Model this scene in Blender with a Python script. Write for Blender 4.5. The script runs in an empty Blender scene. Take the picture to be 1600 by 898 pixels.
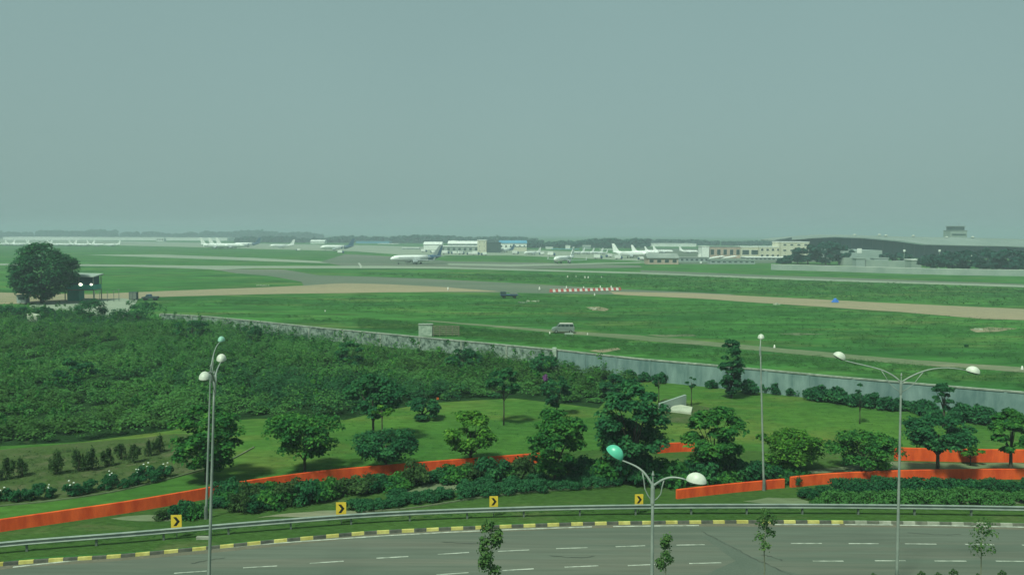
import bpy, math, random
import numpy as np
from mathutils import Vector, Matrix
from mathutils.geometry import tessellate_polygon

# ------------------------------------------------------------------ camera, sky, sun, exposure
C = bpy.context.scene
COL = C.collection
R_ = math.radians
F = 1300.0
CAMH = 20.0
cam_d = bpy.data.cameras.new('camera')
cam = bpy.data.objects.new('camera', cam_d)
COL.objects.link(cam)
CR = Matrix.Rotation(R_(90 - 3.72), 4, 'X') @ Matrix.Rotation(R_(0.23), 4, 'Z')
cam.matrix_world = Matrix.Translation((0, 0, CAMH)) @ CR
cam_d.sensor_width = 36.0
cam_d.lens = F / 1600.0 * 36.0
cam_d.clip_start = 0.5
cam_d.clip_end = 30000.0
C.camera = cam

SUN_EL, SUN_AZ = 56.0, 214.0          # azimuth clockwise from +Y (view direction): behind and to the left
w = bpy.data.worlds.new('World')
C.world = w
w.use_nodes = True
wt = w.node_tree
wt.nodes.clear()
sky = wt.nodes.new('ShaderNodeTexSky')
sky.sky_type = 'NISHITA'
sky.sun_disc = False
sky.sun_elevation = R_(SUN_EL)
sky.sun_rotation = R_(SUN_AZ)
sky.dust_density = 6.0
geo = wt.nodes.new('ShaderNodeTexCoord')
sep = wt.nodes.new('ShaderNodeSeparateXYZ')
rmp = wt.nodes.new('ShaderNodeValToRGB')
rmp.color_ramp.elements[0].position = 0.0
rmp.color_ramp.elements[0].color = (0.68, 1.03, 0.97, 1)
rmp.color_ramp.elements[1].position = 0.55
rmp.color_ramp.elements[1].color = (0.49, 0.80, 0.745, 1)
e = rmp.color_ramp.elements.new(0.27)
e.color = (0.60, 0.935, 0.875, 1)
nz = wt.nodes.new('ShaderNodeTexNoise')
nz.inputs['Scale'].default_value = 1.6
nz.inputs['Detail'].default_value = 2.0
mr = wt.nodes.new('ShaderNodeMapRange')
mr.inputs['To Min'].default_value = 2.85
mr.inputs['To Max'].default_value = 3.55
vm = wt.nodes.new('ShaderNodeVectorMath')
vm.operation = 'SCALE'
mx = wt.nodes.new('ShaderNodeMix')
mx.data_type = 'RGBA'
mx.inputs['Factor'].default_value = 0.88
bg = wt.nodes.new('ShaderNodeBackground')
bg.inputs['Strength'].default_value = 0.1
wo = wt.nodes.new('ShaderNodeOutputWorld')
L = wt.links.new
L(geo.outputs['Generated'], sep.inputs[0])
L(sep.outputs['Z'], rmp.inputs['Fac'])
L(geo.outputs['Generated'], nz.inputs['Vector'])
L(nz.outputs['Fac'], mr.inputs['Value'])
L(rmp.outputs['Color'], vm.inputs[0])
L(mr.outputs[0], vm.inputs['Scale'])
L(sky.outputs[0], mx.inputs[6])
L(vm.outputs[0], mx.inputs[7])
L(mx.outputs[2], bg.inputs['Color'])
L(bg.outputs[0], wo.inputs['Surface'])

sd = bpy.data.lights.new('sun', 'SUN')
sd.energy = 3.3
sd.angle = R_(8.0)
sd.color = (0.84, 1.0, 0.80)
sun = bpy.data.objects.new('sun', sd)
COL.objects.link(sun)
az = R_(SUN_AZ)
sdir = Vector((math.sin(az) * math.cos(R_(SUN_EL)), math.cos(az) * math.cos(R_(SUN_EL)), math.sin(R_(SUN_EL))))
sun.rotation_euler = sdir.to_track_quat('Z', 'Y').to_euler()
sun.location = (0, 0, 60)

C.view_settings.view_transform = 'Standard'
C.view_settings.look = 'None'
C.view_settings.gamma = 1.0
C.view_settings.exposure = 0.42
C.cycles.max_bounces = 6
C.cycles.volume_bounces = 1
C.cycles.transparent_max_bounces = 8

# ------------------------------------------------------------------ projection helpers
R3 = CR.to_3x3()
def ray(px, py):
    return R3 @ Vector(((px - 800) / F, -(py - 449) / F, -1.0))
def at(px, py, z=0.0):
    d = ray(px, py)
    t = (z - CAMH) / d.z
    return Vector((d.x * t, d.y * t, z))
def atY(px, py, Y):
    d = ray(px, py)
    t = Y / d.y
    return Vector((d.x * t, Y, CAMH + d.z * t))
def xz(px, Y, z):                      # the point in picture column px at distance Y and height z
    y = 400.0
    for _ in range(6):
        p = atY(px, y, Y)
        y += (p.z - z) / Y * F
    return atY(px, y, Y)

# ------------------------------------------------------------------ materials
def mat(name, col, rough=0.8, var=0.12, scale=1.0, col2=None, metal=0.0, bump=0.0, bscale=None, detail=6, spec=0.3, stretch=None, contrast=(0.35, 0.65)):
    m = bpy.data.materials.new(name)
    m.use_nodes = True
    nt = m.node_tree
    b = nt.nodes['Principled BSDF']
    b.inputs['Roughness'].default_value = rough
    b.inputs['Metallic'].default_value = metal
    b.inputs['Specular IOR Level'].default_value = spec
    tc = nt.nodes.new('ShaderNodeTexCoord')
    src = tc.outputs['Object']
    if stretch:
        mp = nt.nodes.new('ShaderNodeMapping')
        mp.inputs['Scale'].default_value = stretch
        nt.links.new(src, mp.inputs['Vector'])
        src = mp.outputs[0]
    n = nt.nodes.new('ShaderNodeTexNoise')
    n.inputs['Scale'].default_value = scale
    n.inputs['Detail'].default_value = detail
    n.inputs['Roughness'].default_value = 0.6
    nt.links.new(src, n.inputs['Vector'])
    r = nt.nodes.new('ShaderNodeValToRGB')
    c2 = col2 or tuple(min(1, c * (1 + var)) for c in col)
    c1 = col if col2 else tuple(c * (1 - var) for c in col)
    r.color_ramp.elements[0].position = contrast[0]
    r.color_ramp.elements[0].color = (*c1, 1)
    r.color_ramp.elements[1].position = contrast[1]
    r.color_ramp.elements[1].color = (*c2, 1)
    nt.links.new(n.outputs['Fac'], r.inputs[0])
    nt.links.new(r.outputs[0], b.inputs['Base Color'])
    if bump:
        n2 = nt.nodes.new('ShaderNodeTexNoise')
        n2.inputs['Scale'].default_value = bscale or scale * 4
        n2.inputs['Detail'].default_value = 6
        nt.links.new(src, n2.inputs['Vector'])
        bp = nt.nodes.new('ShaderNodeBump')
        bp.inputs['Strength'].default_value = min(1, bump)
        bp.inputs['Distance'].default_value = 0.05 * max(1, bump * 3)
        nt.links.new(n2.outputs['Fac'], bp.inputs['Height'])
        nt.links.new(bp.outputs[0], b.inputs['Normal'])
    return m

def ground_mat(name, base, alt, dry, s1, s2, s3, dry_amt=(0.55, 0.75), stretch=(1, 1, 1), fine=0.25, bump=0.6, bdist=0.15, bscale=3.0):
    """layered world-scale colour: large patches, middle mottling, fine grain, bare or dry spots"""
    m = bpy.data.materials.new(name)
    m.use_nodes = True
    nt = m.node_tree
    N, K = nt.nodes.new, nt.links.new
    b = nt.nodes['Principled BSDF']
    b.inputs['Roughness'].default_value = 0.95
    b.inputs['Specular IOR Level'].default_value = 0.03
    tc = N('ShaderNodeTexCoord')
    mp = N('ShaderNodeMapping')
    mp.inputs['Scale'].default_value = stretch
    K(tc.outputs['Object'], mp.inputs[0])
    def noise(s, d=5, off=0):
        n = N('ShaderNodeTexNoise')
        n.inputs['Scale'].default_value = s
        n.inputs['Detail'].default_value = d
        n.inputs['Distortion'].default_value = 0.3
        n.inputs['Roughness'].default_value = 0.62
        K(mp.outputs[0], n.inputs['Vector'])
        return n
    def rng(n, a, c, lo=0.0, hi=1.0):
        q = N('ShaderNodeMapRange')
        q.inputs['From Min'].default_value = a
        q.inputs['From Max'].default_value = c
        q.inputs['To Min'].default_value = lo
        q.inputs['To Max'].default_value = hi
        K(n.outputs['Fac'], q.inputs['Value'])
        return q
    def mix(f, a, c):
        q = N('ShaderNodeMix')
        q.data_type = 'RGBA'
        K(f, q.inputs['Factor'])
        if isinstance(a, tuple): q.inputs[6].default_value = (*a, 1)
        else: K(a, q.inputs[6])
        if isinstance(c, tuple): q.inputs[7].default_value = (*c, 1)
        else: K(c, q.inputs[7])
        return q.outputs[2]
    c = mix(rng(noise(s1), 0.35, 0.65).outputs[0], base, alt)
    c = mix(rng(noise(s2, 7), dry_amt[0], dry_amt[1]).outputs[0], c, dry)
    g = rng(noise(s3, 6), 0.3, 0.7, 1 - fine, 1 + fine)
    vs = N('ShaderNodeVectorMath')
    vs.operation = 'SCALE'
    K(c, vs.inputs[0])
    K(g.outputs[0], vs.inputs['Scale'])
    K(vs.outputs[0], b.inputs['Base Color'])
    bn = noise(bscale, 8)
    bp = N('ShaderNodeBump')
    bp.inputs['Strength'].default_value = bump
    bp.inputs['Distance'].default_value = bdist
    K(bn.outputs['Fac'], bp.inputs['Height'])
    K(bp.outputs[0], b.inputs['Normal'])
    return m

def leaf_mat(name, dark, midc, light, clump=0.5, trans=0.38):
    m = bpy.data.materials.new(name)
    m.use_nodes = True
    nt = m.node_tree
    N, K = nt.nodes.new, nt.links.new
    b = nt.nodes['Principled BSDF']
    b.inputs['Roughness'].default_value = 0.75
    b.inputs['Specular IOR Level'].default_value = 0.04
    g = N('ShaderNodeNewGeometry')
    tc = N('ShaderNodeTexCoord')
    n = N('ShaderNodeTexNoise')
    n.inputs['Scale'].default_value = clump
    n.inputs['Detail'].default_value = 3
    K(tc.outputs['Object'], n.inputs['Vector'])
    a = N('ShaderNodeMath')
    a.operation = 'MULTIPLY_ADD'
    a.inputs[1].default_value = 0.45
    K(g.outputs['Random Per Island'], a.inputs[0])
    s = N('ShaderNodeMapRange')
    s.inputs['From Min'].default_value = 0.3
    s.inputs['From Max'].default_value = 0.7
    s.inputs['To Max'].default_value = 0.55
    K(n.outputs['Fac'], s.inputs['Value'])
    K(s.outputs[0], a.inputs[2])
    r = N('ShaderNodeValToRGB')
    r.color_ramp.elements[0].position = 0.1
    r.color_ramp.elements[0].color = (*dark, 1)
    r.color_ramp.elements[1].position = 0.95
    r.color_ramp.elements[1].color = (*light, 1)
    q = r.color_ramp.elements.new(0.55)
    q.color = (*midc, 1)
    K(a.outputs[0], r.inputs[0])
    K(r.outputs[0], b.inputs['Base Color'])
    t = N('ShaderNodeBsdfTranslucent')
    K(r.outputs[0], t.inputs['Color'])
    mxs = N('ShaderNodeMixShader')
    mxs.inputs[0].default_value = trans
    K(b.outputs[0], mxs.inputs[1])
    K(t.outputs[0], mxs.inputs[2])
    K(mxs.outputs[0], nt.nodes['Material Output'].inputs['Surface'])
    return m

M = {}
M['field'] = ground_mat('airfield_grass', (0.0570, 0.1728, 0.0369), (0.0285, 0.1058, 0.0267), (0.1140, 0.1706, 0.0492), 0.040, 0.075, 0.22, (0.52, 0.70), stretch=(0.35, 1, 1), fine=0.42, bump=1.0, bdist=0.5, bscale=0.9)
M['verge'] = ground_mat('verge_grass', (0.0544, 0.1080, 0.0256), (0.0389, 0.0864, 0.0210), (0.1166, 0.1260, 0.0559), 0.10, 0.16, 3.0, (0.56, 0.74), stretch=(0.5, 1, 1), fine=0.28, bump=0.9, bdist=0.12, bscale=5)
M['lawn'] = ground_mat('mown_lawn', (0.0661, 0.1500, 0.0268), (0.0403, 0.1137, 0.0223), (0.1437, 0.1597, 0.0401), 0.09, 0.07, 1.2, (0.50, 0.70), stretch=(0.5, 1, 1), fine=0.28, bump=0.8, bdist=0.10, bscale=4)
M['under'] = ground_mat('undergrowth', (0.020, 0.052, 0.015), (0.014, 0.038, 0.012), (0.055, 0.065, 0.026), 0.2, 0.3, 2.0, (0.6, 0.8))
M['bed'] = ground_mat('planting_bed_soil', (0.0510, 0.0886, 0.0247), (0.0723, 0.0994, 0.0380), (0.1062, 0.1080, 0.0589), 0.25, 0.5, 4.0, (0.52, 0.70))
M['soil'] = ground_mat('sandy_soil', (0.30, 0.25, 0.165), (0.25, 0.225, 0.15), (0.17, 0.19, 0.10), 0.02, 0.08, 1.0, (0.56, 0.74), stretch=(0.3, 1, 1), fine=0.15, bump=0.5)
M['track'] = ground_mat('dirt_track', (0.155, 0.185, 0.110), (0.115, 0.155, 0.080), (0.24, 0.22, 0.155), 0.05, 0.12, 2.0, (0.52, 0.70), stretch=(0.3, 1, 1), fine=0.18)
M['runway'] = ground_mat('old_asphalt', (0.1380, 0.1562, 0.1225), (0.1012, 0.1438, 0.0980), (0.1725, 0.1875, 0.1409), 0.012, 0.03, 0.8, (0.5, 0.75), stretch=(0.2, 1, 1), fine=0.12, bump=0.1)
M['concrete'] = ground_mat('pale_concrete', (0.27, 0.31, 0.24), (0.22, 0.26, 0.20), (0.32, 0.33, 0.26), 0.02, 0.08, 0.8, fine=0.10, stretch=(0.3, 1, 1), bump=0.1)
M['road'] = ground_mat('road_asphalt', (0.1171, 0.1329, 0.1079), (0.0937, 0.1166, 0.0924), (0.1499, 0.1446, 0.1175), 0.16, 0.35, 2.5, (0.48, 0.72), stretch=(0.05, 1, 1), fine=0.15, bump=0.12, bdist=0.01, bscale=30)
M['patch'] = ground_mat('patched_asphalt', (0.1064, 0.1254, 0.1026), (0.0900, 0.1122, 0.0909), (0.1248, 0.1320, 0.1096), 0.2, 0.5, 8.0, fine=0.12, bump=0.12, bdist=0.01, bscale=30)
M['grit'] = ground_mat('gutter_grit', (0.150, 0.140, 0.105), (0.125, 0.120, 0.090), (0.19, 0.17, 0.13), 0.5, 1.2, 9.0, fine=0.16, bump=0.2, bdist=0.02, bscale=20)
M['line'] = mat('worn_white_paint', (0.22, 0.245, 0.20), 0.8, scale=2.2, col2=(0.50, 0.52, 0.45), detail=9)
M['yellow'] = mat('yellow_paint', (0.36, 0.31, 0.08), 0.8, scale=1.8, col2=(0.56, 0.50, 0.18), spec=0.05, detail=9, bump=0.2)
M['black'] = mat('faded_black_paint', (0.050, 0.056, 0.046), 0.7, scale=2.0, col2=(0.115, 0.115, 0.09), bump=0.2)
M['kwhite'] = mat('worn_kerb_white', (0.21, 0.22, 0.17), 0.8, scale=1.5, col2=(0.36, 0.36, 0.30), bump=0.2)
M['kgrey'] = mat('worn_kerb_grey', (0.07, 0.08, 0.06), 0.8, scale=1.5, col2=(0.17, 0.17, 0.13), bump=0.2)
M['orange'] = mat('orange_wall_paint', (0.56, 0.060, 0.018), 0.9, scale=1.1, col2=(0.84, 0.125, 0.030), bump=0.25, bscale=8, stretch=(1, 1, 0.3), spec=0.05, detail=8)
M['galv'] = mat('galvanised_steel', (0.20, 0.245, 0.22), 0.5, scale=1.2, col2=(0.31, 0.35, 0.31), metal=0.35, spec=0.5)
M['galvd'] = mat('steel_post', (0.13, 0.16, 0.14), 0.6, scale=3, col2=(0.2, 0.22, 0.19), metal=0.3)
M['pole'] = mat('pole_grey_paint', (0.19, 0.225, 0.20), 0.55, scale=1.5, col2=(0.28, 0.31, 0.275))
M['head'] = mat('lamp_head_white', (0.46, 0.49, 0.42), 0.45, scale=3, col2=(0.62, 0.63, 0.54), spec=0.4)
M['phead'] = mat('lamp_head_pale_green', (0.20, 0.42, 0.32), 0.45, scale=3, col2=(0.28, 0.50, 0.39), spec=0.4)
M['ghead'] = mat('lamp_head_green', (0.08, 0.42, 0.28), 0.35, scale=3, col2=(0.11, 0.48, 0.33), spec=0.5)
M['lens'] = mat('lamp_lens', (0.16, 0.19, 0.17), 0.25, scale=3, spec=0.6)
M['sign'] = mat('sign_yellow', (0.66, 0.44, 0.03), 0.4, scale=4, col2=(0.74, 0.52, 0.05), spec=0.5)
M['signb'] = mat('sign_black', (0.012, 0.014, 0.012), 0.4, scale=4)
M['plaster'] = mat('grey_blue_plaster', (0.105, 0.175, 0.170), 0.95, scale=0.7, col2=(0.215, 0.300, 0.285), bump=0.3, bscale=4, stretch=(1, 1, 0.3), detail=9, spec=0.05)
M['coping'] = mat('mossy_coping', (0.15, 0.18, 0.145), 0.9, scale=1.5, col2=(0.34, 0.37, 0.31), bump=0.3)
M['rubble'] = mat('weathered_stone', (0.0553, 0.0935, 0.0723), 0.95, scale=1.4, col2=(0.2465, 0.3060, 0.2635), bump=0.8, bscale=3, detail=9, contrast=(0.38, 0.6))
M['farwall'] = mat('pale_wall', (0.22, 0.28, 0.25), 0.9, scale=0.1, col2=(0.32, 0.37, 0.33))
M['cream'] = mat('cream_render', (0.52, 0.50, 0.38), 0.85, scale=0.1, col2=(0.64, 0.61, 0.48))
M['white'] = mat('white_sheet', (0.72, 0.74, 0.70), 0.6, scale=0.2, col2=(0.84, 0.85, 0.82))
M['greyw'] = mat('grey_cladding', (0.26, 0.32, 0.31), 0.7, scale=0.1, col2=(0.34, 0.40, 0.38))
M['pink'] = mat('pinkish_brick', (0.40, 0.30, 0.24), 0.85, scale=0.15, col2=(0.50, 0.38, 0.31))
M['roofg'] = mat('grey_roof', (0.20, 0.24, 0.22), 0.8, scale=0.1, col2=(0.30, 0.33, 0.30))
M['bluer'] = mat('blue_roof', (0.07, 0.26, 0.42), 0.6, scale=0.05, col2=(0.10, 0.34, 0.50))
M['dark'] = mat('dark_cladding', (0.035, 0.060, 0.062), 0.6, scale=0.2, col2=(0.055, 0.085, 0.085))
M['win'] = mat('window_glass', (0.035, 0.06, 0.055), 0.2, scale=0.5, spec=0.6)
M['tglass'] = mat('terminal_glass', (0.006, 0.050, 0.058), 0.5, scale=0.03, col2=(0.010, 0.068, 0.074), spec=0.08)
M['troof'] = mat('terminal_roof', (0.18, 0.225, 0.205), 0.7, scale=0.03, col2=(0.235, 0.28, 0.255), spec=0.05)
M['acwhite'] = mat('aircraft_white', (0.78, 0.80, 0.78), 0.35, scale=0.3, col2=(0.86, 0.87, 0.85), spec=0.5)
M['acgrey'] = mat('aircraft_grey', (0.30, 0.35, 0.36), 0.4, scale=0.3, col2=(0.38, 0.42, 0.42))
M['acblue'] = mat('aircraft_blue', (0.030, 0.080, 0.150), 0.35, scale=0.3, col2=(0.04, 0.10, 0.18), spec=0.5)
M['tyre'] = mat('rubber', (0.012, 0.014, 0.012), 0.9, scale=2)
M['vanpaint'] = mat('van_silver', (0.15, 0.19, 0.175), 0.4, scale=1, col2=(0.20, 0.24, 0.22), spec=0.5)
M['vanroof'] = mat('van_roof', (0.48, 0.46, 0.40), 0.5, scale=1, col2=(0.56, 0.52, 0.46))
M['red'] = mat('red_plastic', (0.42, 0.085, 0.065), 0.6, scale=1, col2=(0.50, 0.13, 0.10))
M['bwhite'] = mat('barrier_white', (0.62, 0.62, 0.56), 0.5, scale=1, col2=(0.75, 0.74, 0.68))
M['blue'] = mat('blue_sheet', (0.03, 0.13, 0.50), 0.5, scale=2, col2=(0.05, 0.20, 0.62), bump=0.6)
M['teal'] = mat('teal_panel', (0.014, 0.24, 0.18), 0.6, scale=0.5, col2=(0.020, 0.29, 0.22))
M['wood'] = mat('weathered_timber', (0.13, 0.13, 0.085), 0.9, scale=2, col2=(0.22, 0.20, 0.14))
M['whitewash'] = mat('whitewashed_board', (0.22, 0.29, 0.23), 0.9, scale=1.6, col2=(0.44, 0.50, 0.42))
M['pcream'] = mat('pale_slab', (0.34, 0.37, 0.28), 0.85, scale=0.8, col2=(0.46, 0.48, 0.38), bump=0.2, spec=0.05)
M['bark'] = mat('bark', (0.045, 0.042, 0.030), 0.95, scale=3, col2=(0.085, 0.078, 0.055), bump=0.6)
M['twig'] = mat('young_bark', (0.14, 0.15, 0.10), 0.9, scale=3, col2=(0.20, 0.20, 0.14))
M['flower'] = mat('white_petals', (0.70, 0.72, 0.66), 0.7, scale=3)
M['purple'] = mat('purple_cloth', (0.10, 0.035, 0.12), 0.8, scale=3, col2=(0.15, 0.05, 0.16))
M['lamp_on'] = bpy.data.materials.new('lit_lamp')  # emission that paints in sun reflections on the watch cabin
M['lamp_on'].use_nodes = True
_b = M['lamp_on'].node_tree.nodes['Principled BSDF']
_b.inputs['Emission Color'].default_value = (1.0, 0.98, 0.72, 1)
_b.inputs['Emission Strength'].default_value = 2.2
M['leaf'] = leaf_mat('leaf_green', (0.0151, 0.0840, 0.0272), (0.0423, 0.1680, 0.0353), (0.1286, 0.3149, 0.0516), 0.7)
M['leafd'] = leaf_mat('leaf_dark', (0.0148, 0.0791, 0.0367), (0.0298, 0.1341, 0.0500), (0.0743, 0.2407, 0.0734), 0.6)
M['leafl'] = leaf_mat('leaf_light', (0.0219, 0.0948, 0.0172), (0.0751, 0.2151, 0.0295), (0.2049, 0.3921, 0.0552), 0.8)
M['scrub'] = leaf_mat('leaf_scrub', (0.0494, 0.1501, 0.0420), (0.0758, 0.2171, 0.0559), (0.1214, 0.2714, 0.0643), 0.07)
M['scruby'] = leaf_mat('leaf_scrub_olive', (0.0403, 0.1056, 0.0274), (0.0630, 0.1632, 0.0388), (0.1033, 0.2160, 0.0547), 0.15)
M['scrubd'] = leaf_mat('leaf_scrub_dark', (0.0201, 0.0878, 0.0361), (0.0345, 0.1277, 0.0465), (0.0575, 0.1676, 0.0541), 0.15)
M['hedge'] = leaf_mat('leaf_hedge', (0.0199, 0.0950, 0.0409), (0.0371, 0.1478, 0.0589), (0.0684, 0.2112, 0.0768), 1.0)
M['olive'] = leaf_mat('leaf_olive', (0.0297, 0.0708, 0.0250), (0.0544, 0.1133, 0.0361), (0.0927, 0.1652, 0.0499), 1.0)
M['farleaf'] = leaf_mat('leaf_far', (0.010, 0.052, 0.040), (0.018, 0.078, 0.056), (0.036, 0.106, 0.068), 0.05, 0.1)
M['sap'] = leaf_mat('leaf_sapling', (0.045, 0.115, 0.035), (0.080, 0.170, 0.050), (0.150, 0.240, 0.070), 1.5)

# ------------------------------------------------------------------ object helpers
def tag(o, label=None, cat=None, group=None, kind=None):
    if label: o['label'] = label
    if cat: o['category'] = cat
    if group: o['group'] = group
    if kind: o['kind'] = kind
    return o

def empty(name, loc, rz=0.0, label=None, cat=None, group=None):
    o = bpy.data.objects.new(name, None)
    o.empty_display_size = 0.3
    COL.objects.link(o)
    o.location = loc
    o.rotation_euler = (0, 0, rz)
    return tag(o, label, cat, group)

def copy_tree(o, parent=None):
    c = o.copy()
    COL.objects.link(c)
    if parent is not None:
        c.parent = parent
    for ch in [x for x in KIDS.get(o.name, [])]:
        k = copy_tree(ch, c)
        KIDS.setdefault(c.name, []).append(k)
    return c
KIDS = {}

class MB:
    def __init__(s):
        s.v, s.f, s.m = [], [], []
        s.smooth = False
    def add(s, vs, fs, mi=0):
        o = len(s.v)
        s.v += [tuple(v) for v in vs]
        s.f += [tuple(i + o for i in f) for f in fs]
        s.m += [mi] * len(fs)
        return s
    def box(s, x0, x1, y0, y1, z0, z1, mi=0):
        return s.add([(x0, y0, z0), (x1, y0, z0), (x1, y1, z0), (x0, y1, z0), (x0, y0, z1), (x1, y0, z1), (x1, y1, z1), (x0, y1, z1)],
                     [(0, 3, 2, 1), (4, 5, 6, 7), (0, 1, 5, 4), (1, 2, 6, 5), (2, 3, 7, 6), (3, 0, 4, 7)], mi)
    def tube(s, pts, rad, n=8, mi=0, cap=True):
        pts = [Vector(p) for p in pts]
        if not isinstance(rad, (list, tuple)): rad = [rad] * len(pts)
        rings = []
        up = Vector((0, 0, 1))
        for i, p in enumerate(pts):
            t = (pts[min(i + 1, len(pts) - 1)] - pts[max(i - 1, 0)]).normalized()
            a = t.cross(up)
            if a.length < 0.05: a = t.cross(Vector((0, 1, 0)))
            a.normalize()
            b = t.cross(a)
            rings.append([p + (a * math.cos(2 * math.pi * k / n) + b * math.sin(2 * math.pi * k / n)) * rad[i] for k in range(n)])
        vs = [v for r in rings for v in r]
        fs = [(i * n + k, i * n + (k + 1) % n, (i + 1) * n + (k + 1) % n, (i + 1) * n + k) for i in range(len(pts) - 1) for k in range(n)]
        if cap:
            fs += [tuple(range(n)), tuple((len(pts) - 1) * n + k for k in reversed(range(n)))]
        return s.add(vs, fs, mi)
    def prism(s, outline, y0, y1, mi=0):           # outline in (x, z), extruded in y
        n = len(outline)
        vs = [(x, y0, z) for x, z in outline] + [(x, y1, z) for x, z in outline]
        tris = tessellate_polygon([[Vector((x, z, 0)) for x, z in outline]])
        fs = [tuple(t) for t in tris] + [tuple(i + n for i in reversed(t)) for t in tris]
        fs += [(i, (i + 1) % n, (i + 1) % n + n, i + n) for i in range(n)]
        return s.add(vs, fs, mi)
    def plate(s, outline, z0, z1, mi=0):           # outline in (x, y), extruded in z
        n = len(outline)
        vs = [(x, y, z0) for x, y in outline] + [(x, y, z1) for x, y in outline]
        tris = tessellate_polygon([[Vector((x, y, 0)) for x, y in outline]])
        fs = [tuple(t) for t in tris] + [tuple(i + n for i in reversed(t)) for t in tris]
        fs += [(i, (i + 1) % n, (i + 1) % n + n, i + n) for i in range(n)]
        return s.add(vs, fs, mi)
    def ellipsoid(s, c, r, nu=12, nv=8, mi=0, zmin=-1.0, squash=None):
        vs, fs = [], []
        for j in range(nv + 1):
            ph = -math.pi / 2 + math.pi * j / nv
            for i in range(nu):
                th = 2 * math.pi * i / nu
                z = max(math.sin(ph), zmin)
                vs.append((c[0] + r[0] * math.cos(ph) * math.cos(th), c[1] + r[1] * math.cos(ph) * math.sin(th), c[2] + r[2] * z))
        for j in range(nv):
            for i in range(nu):
                fs.append((j * nu + i, j * nu + (i + 1) % nu, (j + 1) * nu + (i + 1) % nu, (j + 1) * nu + i))
        return s.add(vs, fs, mi)
    def build(s, name, mats, parent=None, smooth=False, bevel=0.0, fix=True):
        me = bpy.data.meshes.new(name)
        me.from_pydata(s.v, [], s.f)
        for m_ in (mats if isinstance(mats, (list, tuple)) else [mats]):
            me.materials.append(m_)
        me.polygons.foreach_set('material_index', s.m)
        if fix:
            import bmesh
            bm = bmesh.new()
            bm.from_mesh(me)
            bmesh.ops.recalc_face_normals(bm, faces=bm.faces)
            bm.to_mesh(me)
            bm.free()
        if smooth:
            me.polygons.foreach_set('use_smooth', [True] * len(me.polygons))
        me.update()
        o = bpy.data.objects.new(name, me)
        COL.objects.link(o)
        if parent is not None:
            o.parent = parent
            KIDS.setdefault(parent.name, []).append(o)
        if bevel:
            b = o.modifiers.new('bevel', 'BEVEL')
            b.width = bevel
            b.segments = 2
        return o

def struct(o):
    o['kind'] = 'structure'
    return o

def np_mesh(name, V, Q, material, parent=None):
    me = bpy.data.meshes.new(name)
    me.vertices.add(len(V))
    me.vertices.foreach_set('co', np.asarray(V, np.float32).ravel())
    me.loops.add(Q.size)
    me.loops.foreach_set('vertex_index', Q.astype(np.int32).ravel())
    me.polygons.add(len(Q))
    me.polygons.foreach_set('loop_start', np.arange(0, Q.size, 4, dtype=np.int32))
    me.polygons.foreach_set('loop_total', np.full(len(Q), 4, dtype=np.int32))
    me.materials.append(material)
    me.update(calc_edges=True)
    me.validate()
    o = bpy.data.objects.new(name, me)
    COL.objects.link(o)
    if parent is not None:
        o.parent = parent
        KIDS.setdefault(parent.name, []).append(o)
    return o

def leaves(rng, c, r, n, size, shell=0.62, up=0.35, flat=0.3):
    """c (k,3) clump centres, r (k,3) radii, n leaves each -> rhombus leaves through the clumps' outer volume"""
    c = np.repeat(np.asarray(c, float), n, axis=0)
    r = np.repeat(np.asarray(r, float), n, axis=0)
    k = len(c)
    d = rng.normal(size=(k, 3))
    d /= np.linalg.norm(d, axis=1)[:, None] + 1e-9
    d[:, 2] = np.where(d[:, 2] < -0.35, -d[:, 2], d[:, 2])
    rad = shell + (1 - shell) * rng.random(k) ** 0.7
    rad *= 1 + 0.22 * rng.normal(size=k) * (rng.random(k) < 0.25)
    p = c + d * r * rad[:, None]
    nrm = d + rng.normal(size=(k, 3)) * 0.55
    nrm[:, 2] += up
    nrm /= np.linalg.norm(nrm, axis=1)[:, None] + 1e-9
    t = np.cross(nrm, rng.normal(size=(k, 3)))
    t /= np.linalg.norm(t, axis=1)[:, None] + 1e-9
    b = np.cross(nrm, t)
    s = size * (0.55 + 0.9 * rng.random(k))[:, None]
    V = np.stack([p - t * s * 0.5, p + b * s * flat, p + t * s * 0.5 - nrm * s * 0.08, p - b * s * flat], axis=1).reshape(-1, 3)
    return V

def leaf_obj(name, V, material, parent=None):
    Q = np.arange(len(V)).reshape(-1, 4)
    return np_mesh(name, V, Q, material, parent)

def sheet(name, pts, z, material, thick=0.0):
    """flat polygon on the ground from picture points"""
    P = [at(x, y, 0.0) if not isinstance(x, Vector) else x for x, y in pts]
    m = MB()
    tris = tessellate_polygon([[Vector((p.x, p.y, 0)) for p in P]])
    m.add([(p.x, p.y, z) for p in P], tris)
    o = m.build(name, material, fix=False)
    me = o.data
    if me.polygons and sum(p.normal.z * p.area for p in me.polygons) < 0:
        me.flip_normals()
    return o

def interp(pts, n):
    """smooth resample of picture or world points (Catmull-Rom)"""
    P = [Vector(p) for p in pts]
    out = []
    seg = len(P) - 1
    for i in range(seg):
        p0, p1, p2, p3 = P[max(i - 1, 0)], P[i], P[i + 1], P[min(i + 2, seg)]
        for k in range(n):
            t = k / n
            out.append(0.5 * ((2 * p1) + (p2 - p0) * t + (2 * p0 - 5 * p1 + 4 * p2 - p3) * t * t + (3 * p1 - 3 * p2 + p3 - p0) * t ** 3))
    out.append(P[-1])
    return out

def resample(P, step):
    P = [Vector(p) for p in P]
    out, acc = [P[0].copy()], 0.0
    i, cur = 1, P[0].copy()
    need = step
    while i < len(P):
        d = (P[i] - cur).length
        if d < need:
            need -= d
            cur = P[i].copy()
            i += 1
        else:
            cur = cur + (P[i] - cur) * (need / d)
            out.append(cur.copy())
            need = step
    return out

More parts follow.
